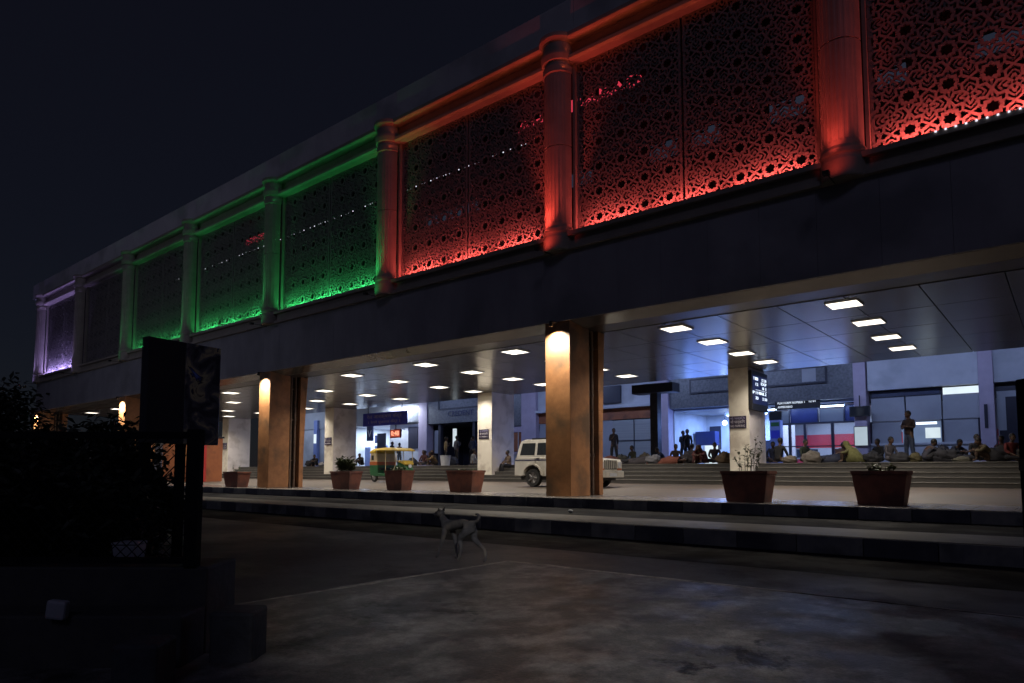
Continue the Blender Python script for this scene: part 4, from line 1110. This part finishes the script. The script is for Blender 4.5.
for s in (-1, 1):
    h_ = MB(); h_.tube((1.88,s*.60,.82),(1.915,s*.60,.82),.105,.10,n=20); h_.build('headlight', M['whiteplastic'], sv)
    MB().box(1.87,1.912,s*.60-.15,s*.60+.15,.63,.69).build('indicator', M['orangepaint'], sv)
    MB().box(-1.945,-1.90,s*.68-.06,s*.68+.06,.70,1.0).build('tail_light', M['redpaint'], sv)
    MB().box(.52,.62,s*(W+.04)-.08,s*(W+.04)+.08,1.16,1.34).build('wing_mirror', M['blackplastic'], sv, bevel=.02)
    for xx in (-.78,.0): MB().box(xx-.08,xx+.06,s*(W+.012)-.012,s*(W+.012)+.012,1.06,1.09).build('door_handle', M['blackplastic'], sv)
    ft = MB()
    for cx in (-1.05,1.12):
        pts = arc(cx,.40,.43,175,5,12); po = arc(cx,.40,.49,175,5,12)
        for i in range(12):
            (x0,z0),(x1,z1) = pts[i],pts[i+1]; (a0,c0),(a1,c1) = po[i],po[i+1]; y0,y1 = sorted((s*(W+.001), s*(W+.045))); n=len(ft.v)
            ft.v += [(x0,y0,z0),(x1,y0,z1),(a1,y0,c1),(a0,y0,c0),(x0,y1,z0),(x1,y1,z1),(a1,y1,c1),(a0,y1,c0)]
            ft.f += [tuple(n+j for j in q) for q in ((0,3,2,1),(4,5,6,7),(0,1,5,4),(1,2,6,5),(2,3,7,6),(3,0,4,7))]
    ft.build('wheel_arch', M['white_paint'], sv)
    wheel(sv, -1.05, s*(W-.10), .34, .34, .21, s); wheel(sv, 1.12, s*(W-.10), .34, .34, .21, s)
    dl = MB()
    for xx in (-.92,-.14,.68): dl.box(xx-.006,xx+.006,s*(W+.002)-.003,s*(W+.002)+.003,.5,1.10)
    dl.build('door_gap', M['void'], sv)
MB().box(2.002,2.012,-.24,.24,.40,.52).build('number_plate', M['whiteplastic'], sv); MB().box(-1.7,1.7,-.68,.68,.26,.42).build('chassis', M['blackplastic'], sv)
MB().box(-1.2,.0,-.62,-.59,1.80,1.85).box(-1.2,.0,.59,.62,1.80,1.85).build('roof_rail', M['blackplastic'], sv)

# auto rickshaw, nose to the right
rk = empty('auto_rickshaw', (-26.75, 23.1, lane_z(23.1)), 'green and yellow auto rickshaw parked by the stairs', 'rickshaw')
def rprism(name, mat, poly, y0, y1, ins=None, bev=.02): 
    b = MB(); b.prism_xz(poly[::-1], y0, y1, ins[::-1] if ins else None); return b.build(name, M[mat], rk, bevel=bev)
H = .64
rprism('tub', 'green', [(-1.28,.34),(-1.34,.62),(-1.34,.86),(-.72,.86),(-.66,.44),(.30,.40),(.36,.30),(-1.0,.30)], -H, H)
rprism('orange_band', 'orangepaint', [(-1.345,.862),(-1.355,1.03),(-.76,1.03),(-.74,.862)], -H-.004, H+.004, bev=.01)
rprism('rear_panel', 'creampaint', [(-1.35,1.032),(-1.30,1.46),(-.88,1.46),(-.80,1.032)], -H+.01, H-.01, bev=.02)
for s in (-1,1):
    MB().box(-1.20,-1.02,min(s*H,s*(H-.012)),max(s*H,s*(H-.012)),1.12,1.36).build('side_vent', M['blackplastic'], rk)
rf = rprism('roof', 'yellow', [(-1.34,1.462),(-1.32,1.60),(-1.16,1.70),(-.2,1.76),(.50,1.72),(.78,1.62),(.78,1.56),(.45,1.60),(-.86,1.60),(-.90,1.462)], -H-.02, H+.02, [.02,.03,.12,.14,.12,.06,.05,.02,.02,.02])
rprism('nose', 'green', [(.36,.36),(.36,.80),(.62,1.0),(.86,.92),(1.06,.62),(1.0,.42),(.80,.40),(.74,.58),(.60,.58),(.54,.38)], -.36, .36, [.0,.0,.02,.08,.14,.12,.10,.1,.1,.05])
rprism('yellow_fairing', 'yellow', [(.58,1.0),(.60,1.10),(.86,1.06),(1.02,.90),(.98,.84),(.86,.925)], -.40, .40, [.0,.02,.05,.10,.10,.05])
b = MB(); b.quad((.66,-.52,1.08),(.66,.52,1.08),(.60,.50,1.60),(.60,-.50,1.60)); o = b.build('windscreen', M['pane'], rk); m_ = o.modifiers.new('t','SOLIDIFY'); m_.thickness = .012
fr = MB()
for s in (-1,1):
    fr.tube((.64,s*.55,1.0),(.60,s*.54,1.62),.022); fr.tube((-.10,s*.61,.42),(-.14,s*.60,1.62),.02); fr.tube((-.76,s*.61,1.03),(-.84,s*.60,1.6),.02); fr.tube((.36,s*.5,.55),(.64,s*.55,1.0),.02)
fr.tube((.64,-.55,1.06),(.64,.55,1.06),.02); fr.build('frame', M['creampaint'], rk)
MB().box(-1.1,-.62,-.55,.55,.60,.74).box(-1.18,-1.04,-.55,.55,.741,1.2).build('rear_seat', M['blackplastic'], rk, bevel=.03); MB().box(-.12,.22,-.28,.28,.62,.72).build('driver_seat', M['blackplastic'], rk, bevel=.03)
hbm = MB().tube((.56,-.34,1.05),(.56,.34,1.05),.02).tube((.56,0,1.05),(.70,0,.7),.025); hbm.build('handlebar', M['metaldark'], rk)
MB().tube((1.02,0,.80),(1.08,0,.80),.10,.09,n=16).build('headlight', M['whiteplastic'], rk)
rprism('floor', 'green', [(-.66,.36),(-.66,.42),(.40,.42),(.40,.34)], -.58, .58, bev=.01)
for s in (-1,1): wheel(rk, -1.02, s*.56, .22, .22, .11, s)
wheel(rk, .72, 0, .22, .22, .11, 1)
b = MB(); pts = arc(.72,.22,.27,160,20,10); po = arc(.72,.22,.29,160,20,10)
for i in range(10): b.quad(*[(x,-.09,z) for x,z in (pts[i],)], *[(x,.09,z) for x,z in (pts[i],)], *[(x,.09,z) for x,z in (pts[i+1],)], *[(x,-.09,z) for x,z in (pts[i+1],)])
o = b.build('mudguard', M['green'], rk); m_ = o.modifiers.new('t','SOLIDIFY'); m_.thickness = .012

# ------------------------------------------------------------------ planters and their plants
PL = [(-28.15,-26.9,14.6,1.17,'sprig','terracotta planter left of the second pillar'),(-21.76,-20.54,15.5,1.19,'bush','terracotta planter with a bushy plant right of the second pillar'),
      (-19.02,-18.06,15.85,1.22,'low','terracotta planter in front of the auto rickshaw'),(-15.74,-14.55,15.7,1.22,'low2','wide terracotta planter left of the near pillar'),
      (-6.04,-5.0,14.6,1.20,'twig','dark terracotta planter with a twiggy plant below the departures screen'),(-3.46,-2.45,14.96,1.20,'tuft','rightmost dark terracotta planter before the ticket windows')]
def leaf_faces(b, p, d, L, wd):
    d = Vector(d).normalized(); s = d.cross(Vector((0,0,1))); s = s.normalized() if s.length > .1 else Vector((1,0,0))
    s = (s+Vector((random.uniform(-.5,.5),random.uniform(-.5,.5),random.uniform(-.6,.6)))).normalized()
    p = Vector(p); m = p+d*L*.5; t = p+d*L; up = s.cross(d)*L*.08
    b.quad(tuple(p), tuple(m+s*wd*.5+up), tuple(t), tuple(m-s*wd*.5+up))
def plant(kind, loc, label):
    e = empty('potted_plant', loc, label, 'plant', 'plants in the kerb planters')
    stb = MB(); lf = MB()
    ns, hmin, hmax, nl, L, sprd = {'sprig':(5,.14,.34,6,.09,.3),'bush':(34,.26,.58,26,.16,.60),'low':(20,.05,.16,9,.10,.46),'low2':(9,.03,.10,6,.08,.5),'twig':(11,.22,.72,24,.085,.36),'tuft':(22,.06,.17,6,.11,.36)}[kind]
    for i in range(ns):
        x = random.uniform(-sprd*.8,sprd*.8); y = random.uniform(-.16,.16); h = random.uniform(hmin,hmax)
        if kind == 'twig' and i == 0: h = .78
        p = Vector((x*.7,y,0)); q = p
        dx = random.uniform(-.3,.35)*h+x*.25; dy = random.uniform(-.3,.2)*h
        N_ = 6
        for k in range(1,N_+1):
            t = k/N_; r_ = Vector((p.x+dx*t*t+random.uniform(-.012,.012), p.y+dy*t, h*t))
            stb.tube(q, r_, .007*(1.1-t*.7), .007*(1.0-t*.7), 5, False)
            for _ in range(max(1,nl//N_+ (1 if random.random() < (nl%N_)/N_ else 0))):
                if t > .25: leaf_faces(lf, q.lerp(r_,random.random()), (random.uniform(-1,1),random.uniform(-1,1),random.uniform(-.2,.9)), L*random.uniform(.6,1.2), L*.5)
            q = r_
    stb.tube((-.02,0,-.02),(.02,0,-.01),.03,.02,8); stb.build('stem', M['bark'], e); lf.build('leaves', M['leaf'], e)
for x0, x1, y, zt, kind, lab in PL:
    cx = (x0+x1)/2; a = (x1-x0)/2; h = zt-ZP; d = .31
    e = empty('planter', (cx, y+d, ZP+.001), lab, 'planter', 'planters along the pavement edge')
    b = MB(); b.taper((-a*.80,a*.80,-d*.76,d*.76), 0, (-a*.975,a*.975,-d*.95,d*.95), h*.90); b.build('pot', M['terracotta'], e, bevel=.012)
    r = MB()
    for q in ((-a,a,-d,-d+.06),(-a,a,d-.06,d),(-a,-a+.06,-d+.061,d-.061),(a-.06,a,-d+.061,d-.061)): r.box(*q, h*.902, h)
    r.build('rim', M['terracotta'], e); MB().box(-a+.062,a-.062,-d+.062,d-.062,h*.903,h*.96).build('soil', M['soil'], e)
    plant(kind, (cx, y+d, ZP+h*.95), {'sprig':'thin sprig in the planter left of the second pillar','bush':'bushy green plant in front of the third cream column','low':'low green sprouts in the planter before the rickshaw','low2':'sparse low leaves in the planter left of the near pillar','twig':'tall twiggy plant against the departures screen column','tuft':'short grassy tuft in the rightmost planter'}[kind])

# ------------------------------------------------------------------ dog
dg = empty('dog', (-6.38, 6.62, 0.0), 'lean grey stray dog standing on the road facing left, tail curled up', 'dog', rz=R(-6))
nd = []; ed = []
def dn(p, r, par=None):
    nd.append((p, r)); i = len(nd)-1
    if par is not None: ed.append((par, i))
    return i
# faces -X; chest deep, belly tucked
hipn = dn((.235,0,.50), .072); loin = dn((.09,0,.505), (.064,.062), hipn); rib = dn((-.06,0,.475), (.088,.076), loin); che = dn((-.20,0,.455), (.102,.08), rib)
bre = dn((-.29,-.0,.485), .066, che); nk = dn((-.355,.01,.54), .052, bre); nk2 = dn((-.40,.02,.585), .046, nk)
t1 = dn((.315,0,.53), .026, hipn); t2 = dn((.37,0,.55), .02, t1); t3 = dn((.405,0,.595), .019, t2); t4 = dn((.385,0,.64), .018, t3); t5 = dn((.33,0,.635), .012, t4)
def foreleg(y, dx, dy=0):
    a = dn((-.22,y,.40), .046, che); b_ = dn((-.20+dx*.35,y,.29), .031, a); c_ = dn((-.22+dx*.75,y+dy,.15), .020, b_); d_ = dn((-.225+dx,y+dy,.045), .017, c_); dn((-.262+dx,y+dy,.020), .019, d_)
foreleg(-.07, -.14); foreleg(.07, .10)
def hindleg(y, dx):
    a = dn((.22,y,.41), .062, hipn); k_ = dn((.15+dx*.35,y,.30), .044, a); h_ = dn((.27+dx*.85,y,.175), .021, k_); f_ = dn((.25+dx,y,.05), .017, h_); dn((.212+dx,y,.020), .019, f_)
hindleg(-.07, -.16); hindleg(.075, .20)
bm_ = skin_mesh(nd, ed, 2)
hd = MB(); hc = Vector((-.435,.025,.612)); RZ = Matrix.Rotation(R(0),4,'Z')
hd.ell(hc, (.072,.055,.056), 14, 9); hd.ell(hc+Vector((-.075,0,-.020)), (.062,.030,.028), 12, 8); hd.ell(hc+Vector((-.134,0,-.012)), (.014,.016,.013), 8, 6); hd.ell(hc+Vector((-.068,0,-.042)), (.052,.022,.012), 10, 6)
for s in (-1,1):
    q = hc+Vector((.02,s*.035,.035)); n = len(hd.v)
    hd.v += [tuple(q+Vector((-.028,0,0))), tuple(q+Vector((.028,s*.006,-.004))), tuple(q+Vector((.004,s*.022,.078))), tuple(q+Vector((.004,s*.016,.0)))]
    hd.f += [(n,n+1,n+2),(n+1,n+3,n+2),(n+3,n,n+2),(n,n+3,n+1)]
bm_ = join_mb(bm_, hd); bm_.name = 'dog_body'
link_mesh('body', bm_, M['fur'], dg, smooth=True)
ey = MB()
for s in (-1,1): ey.ell(hc+Vector((-.048,s*.040,.014)), (.010,.008,.010), 8, 6)
ey.build('eyes', M['eye'], dg, smooth=True)
M['greyplastic'] = pm('grey_plastic', (.34,.35,.40), (.26,.27,.31), 4, .6)
# ------------------------------------------------------------------ dark enclosure in the left foreground
A = R(39.5)
def rd(r, d, z=0): return (math.cos(A)*r-math.sin(A)*d, math.sin(A)*r+math.cos(A)*d, z)
e = empty('stone_wall', rd(-1.99,4.5,0), 'low dark stone wall with stepped blocks carrying the mesh fence', 'wall', rz=A)
MB().box(-6,0,-.02,.45,-.05,.575).build('wall', M['stonewall'], e, bevel=.015); MB().box(-6,.0,-.35,-.022,-.05,.33).build('step', M['stonewall'], e, bevel=.015)
b = tag(MB().box(-.135,.135,-.135,.135,-.02,.325).build('stone_block', M['concrete'], bevel=.02), 'rough grey stone block at the right end of the dark wall', 'block'); b.location = rd(-1.74,4.40); b.rotation_euler = (0,0,A)
b = tag(MB().box(-.12,.12,-.12,.12,-.02,.29).build('stone_block', M['concrete'], bevel=.02), 'rough grey stone block nearest the camera below the dark wall', 'block'); b.location = rd(-1.99,3.75); b.rotation_euler = (0,0,A+.03)
# fence of diamond wire
e = empty('mesh_fence', rd(-2.06,4.5,.575), 'dark diamond wire fence with thick end post on the low wall', 'fence', rz=A)
MB().box(-.085,0,-.04,.04,-.0,.90).build('end_post', M['iron'], e, bevel=.006)
for xx in (-1.45,-2.9): MB().box(xx-.03,xx+.03,-.03,.03,0,.885).build('post', M['iron'], e, bevel=.006)
MB().box(-4.6,-.086,-.02,.02,.84,.885).build('top_rail', M['iron'], e); MB().box(-4.6,-.086,-.02,.02,.02,.06).build('bottom_rail', M['iron'], e)
wr = MB(); x = -4.6; sp = .075; hh = .78
while x < -.086:
    for s in (1,-1):
        x0 = x; x1 = x+s*hh; z0 = .06; z1 = .06+hh
        if x1 > -.09: t = (-.09-x0)/(x1-x0); x1 = -.09; z1 = z0+hh*t
        if x1 < -4.6: t = (-4.6-x0)/(x1-x0); x1 = -4.6; z1 = z0+hh*t
        wr.tube((x0,.003*s,z0),(x1,.003*s,z1),.0032,n=4,cap=False)
    x += sp
wr.build('wire_mesh', M['iron'], e)
# sign board behind the fence; reflections are painted into its right panel
mt, nt_, bs = newmat('faded_poster')
tc = N(nt_, 'ShaderNodeTexCoord'); n1 = N(nt_, 'ShaderNodeTexNoise'); n1.inputs['Scale'].default_value = 4.2; n1.inputs['Detail'].default_value = 7; n1.inputs['Distortion'].default_value = 1.2
nt_.links.new(tc.outputs['Object'], n1.inputs[0]); rr = N(nt_, 'ShaderNodeValToRGB'); cr_ = rr.color_ramp
cr_.elements[0].position = .40; cr_.elements[0].color = (.05,.05,.07,1); cr_.elements[1].position = .68; cr_.elements[1].color = (.18,.28,.85,1)
q = cr_.elements.new(.50); q.color = (.13,.13,.16,1); q = cr_.elements.new(.58); q.color = (.55,.48,.30,1); q = cr_.elements.new(.61); q.color = (.03,.03,.05,1)
nt_.links.new(n1.outputs[0], rr.inputs[0]); nt_.links.new(rr.outputs[0], bs.inputs['Base Color']); bs.inputs['Roughness'].default_value = .22
M['poster'] = mt
M['board'] = pm('board_dark', (.035,.035,.045), (.028,.028,.04), 2, .35)
e = empty('sign_board', rd(-3.09,6.30,0), 'dark glossy two panel sign board on posts behind the mesh fence', 'sign board', rz=A+math.atan2(.64,.371))
MB().box(-.37,-.002,-.05,.05,1.45,2.40).build('dark_panel', M['board'], e, bevel=.006); MB().box(.002,.37,-.05,.05,1.45,2.40).build('poster_panel', M['poster'], e, bevel=.006)
MB().box(-.37,-.30,-.03,.03,0,1.449).build('post', M['iron'], e); MB().box(-.03,.04,-.03,.03,0,1.449).build('post', M['iron'], e)
# shrubs behind the fence
def shrub(r, d, h, rad, n, lab, L=.13, mat='leafdark'):
    e = empty('shrub', rd(r,d,0), lab, 'shrub', 'shrubs behind the mesh fence')
    lf = MB(); st_ = MB(); tips = []
    for i in range(16):
        t = random.uniform(0,2*math.pi); rr_ = rad*random.uniform(.3,1); zz = h*random.uniform(.55,1.0)
        p = Vector((.04*math.cos(t),.04*math.sin(t),0)); m_ = Vector((rr_*.4*math.cos(t), rr_*.4*math.sin(t), zz*.55)); q = Vector((rr_*math.cos(t), rr_*math.sin(t), zz*(1-.25*rr_/rad)))
        st_.tube(p,m_,.016,.011,5,False); st_.tube(m_,q,.011,.005,5,False); tips += [(p,m_),(m_,q),(m_,q)]
    for i in range(n):
        a_, b_ = random.choice(tips); p = a_.lerp(b_, random.uniform(.1,1.1))+Vector((random.gauss(0,.09),random.gauss(0,.09),random.gauss(0,.08)))
        if p.z < .05: continue
        leaf_faces(lf, p, (random.uniform(-1,1),random.uniform(-1,1),random.uniform(-.5,.7)), L*random.uniform(.6,1.3), L*.5)
    st_.build('stem', M['bark'], e); lf.build('leaves', M[mat], e)
shrub(-3.3,5.3,1.36,.34,3000,'dark shrub right behind the fence end post'); shrub(-3.4,5.4,1.42,.6,6000,'dense dark shrub behind the middle of the fence')
shrub(-4.4,5.6,1.50,.7,7500,'broad dark shrub behind the left half of the fence'); shrub(-5.6,6.2,1.6,.8,7000,'dark shrub at the far left behind the fence')
shrub(-4.5,7.2,1.6,.8,7000,'tall dark shrub behind the sign board'); shrub(-3.85,6.9,1.40,.42,4000,'small dark shrub below the sign board')
shrub(-4.1,6.5,1.66,.75,7500,'very dark tall shrub between the fence posts in the second row')
shrub(-5.0,7.2,1.70,.8,7000,'very dark tall shrub at the left end of the second row')
shrub(-4.25,5.02,.98,.28,420,'small yellowish shrub close behind the fence', .09, 'leaf')
# slim young tree left of the sign
def tree(r, d, h, lab, n, spread, zc):
    e = empty('tree', rd(r,d,0), lab, 'tree', 'trees left of the station')
    tk = MB(); lf = MB(); p = Vector((0,0,0)); pts = [p]
    for k in range(1,8):
        q = Vector((.05*math.sin(k*1.3), .05*math.cos(k*.9), h*.8*k/7)); tk.tube(p,q,.085*(1-.10*k)+.01,.085*(1-.10*(k+1))+.01,10,False); p = q; pts.append(p)
    br = MB(); ends = []
    for i in range(34):
        b0 = pts[random.randint(3,7)]; t = random.uniform(0,2*math.pi); L_ = spread*random.uniform(.5,1.1)
        m_ = b0+Vector((L_*.5*math.cos(t),L_*.5*math.sin(t),L_*random.uniform(.1,.5))); q = b0+Vector((L_*math.cos(t),L_*math.sin(t),L_*random.uniform(-.1,.7)))
        br.tube(b0,m_,.022,.014,6,False); br.tube(m_,q,.014,.005,5,False); ends += [(b0,m_),(m_,q),(m_,q)]
    for i in range(n):
        a_, b_ = random.choice(ends); p = a_.lerp(b_, random.uniform(.3,1.08))+Vector((random.gauss(0,.12),random.gauss(0,.12),random.gauss(0,.10)))
        leaf_faces(lf, p, (random.uniform(-1,1),random.uniform(-1,1),random.uniform(-.8,.4)), .13*random.uniform(.6,1.3), .06)
    t_ = tk.build('trunk', M['bark'], e); br.build('branches', M['bark'], e); lf.build('crown', M['leafdark'], e)
tree(-7.75, 9.6, 2.45, 'dark leafy young tree at the left edge below the violet column', 5200, .85, 1.8)
tree(-5.1, 8.9, 2.0, 'low dark tree between the sign board and the left edge', 3000, .6, 1.5)
# small pale things
b = tag(MB().box(-.058,.058,-.03,.03,-.056,.056).build('switch_box', M['greyplastic'], bevel=.015), 'small pale square box fixed on the dark stone wall', 'box'); b.location = rd(-2.71,4.11,.375); b.rotation_euler = (0,R(6),A)
e = empty('white_bin', rd(-2.66,4.76,.576), 'pale square container seen through the fence wire', 'container', rz=A)
MB().taper((-.07,.07,-.07,.07),.0,(-.08,.08,-.08,.08),.115).build('tub', M['greyplastic'], e, bevel=.01); MB().box(-.084,.084,-.084,.084,.116,.135).build('lid', M['greyplastic'], e, bevel=.008)
# dark gate post at the right edge
e = empty('gate_post', rd(2.63,3.3,0), 'dark gate post at the right edge of the picture', 'post', rz=A)
MB().box(-.09,.12,-.1,.1,0,1.66).build('post', M['iron'], e, bevel=.01); MB().box(-.092,.122,-.103,.103,1.2,1.26).build('band', M['metaldark'], e, bevel=.005)
# orange booth left of the second pillar
e = empty('booth', (-41.3,19.0,lane_z(19)), 'orange booth with a red edge under the canopy beyond the fence post', 'booth')
MB().box(-3,2.0,0,1.35,0,2.6).build('wall', M['orangewall'], e, bevel=.02); MB().box(-3.1,2.06,-.08,1.4,2.602,2.7).build('roof', M['metaldark'], e); MB().box(2.004,2.03,.02,.36,.02,2.58).build('red_banner', M['redpaint'], e); MB().box(.2,1.4,-.02,-.004,1.1,2.2).build('hatch', M['ochre'], e)
# rubbish on the lower step and road
o = tag(MB().lathe([(0,0),(.034,0),(.036,.10),(.03,.14),(.014,.17),(.014,.2),(0,.2)],n=12).build('bottle', M['greyplastic'], smooth=True), 'small pale plastic bottle lying on the lower kerb step', 'bottle'); o.location = (-8.72,12.6,ZT+.036); o.rotation_euler = (R(90),0,R(55))
# unseen street lamps, added to brighten the slab and the left facade
def added_street_lamp(x, y, h, rz, lab, p, c, tgt, size=R(110)):
    e = empty('street_lamp', (x,y,0), lab, 'street lamp', rz=rz)
    MB().lathe([(.11,0),(.11,.4),(.075,.45),(.05,h)],n=14).build('pole', M['metaldark'], e, smooth=False)
    MB().tube((0,0,h-.03),(0,1.3,h+.25),.035,.03,10).build('arm', M['metaldark'], e)
    hd_ = MB().box(-.14,.14,1.1,1.8,h+.22,h+.34).build('lamp_head', M['metaldark'], e, bevel=.03); MB().box(-.11,.11,1.2,1.75,h+.205,h+.218).build('lens', M['tube_soft'], hd_)
    q = Matrix.Rotation(rz,4,'Z') @ Vector((0,1.5,h+.17)); o = light('SPOT', 'street_light', (x+q.x,y+q.y,q.z), p, c, spot_size=size, spot_blend=1, shadow_soft_size=.15); aim(o, tgt)
added_street_lamp(5.5, -3.5, 7, R(40), 'tall street lamp on the forecourt behind the viewpoint', 3500, (1,.95,.90), (-4.0,5.2,0), R(25))
added_street_lamp(-36, -4, 8, R(0), 'tall street lamp across the road from the left end', 1000, (.74,.77,1), (-36,13,9), R(120))
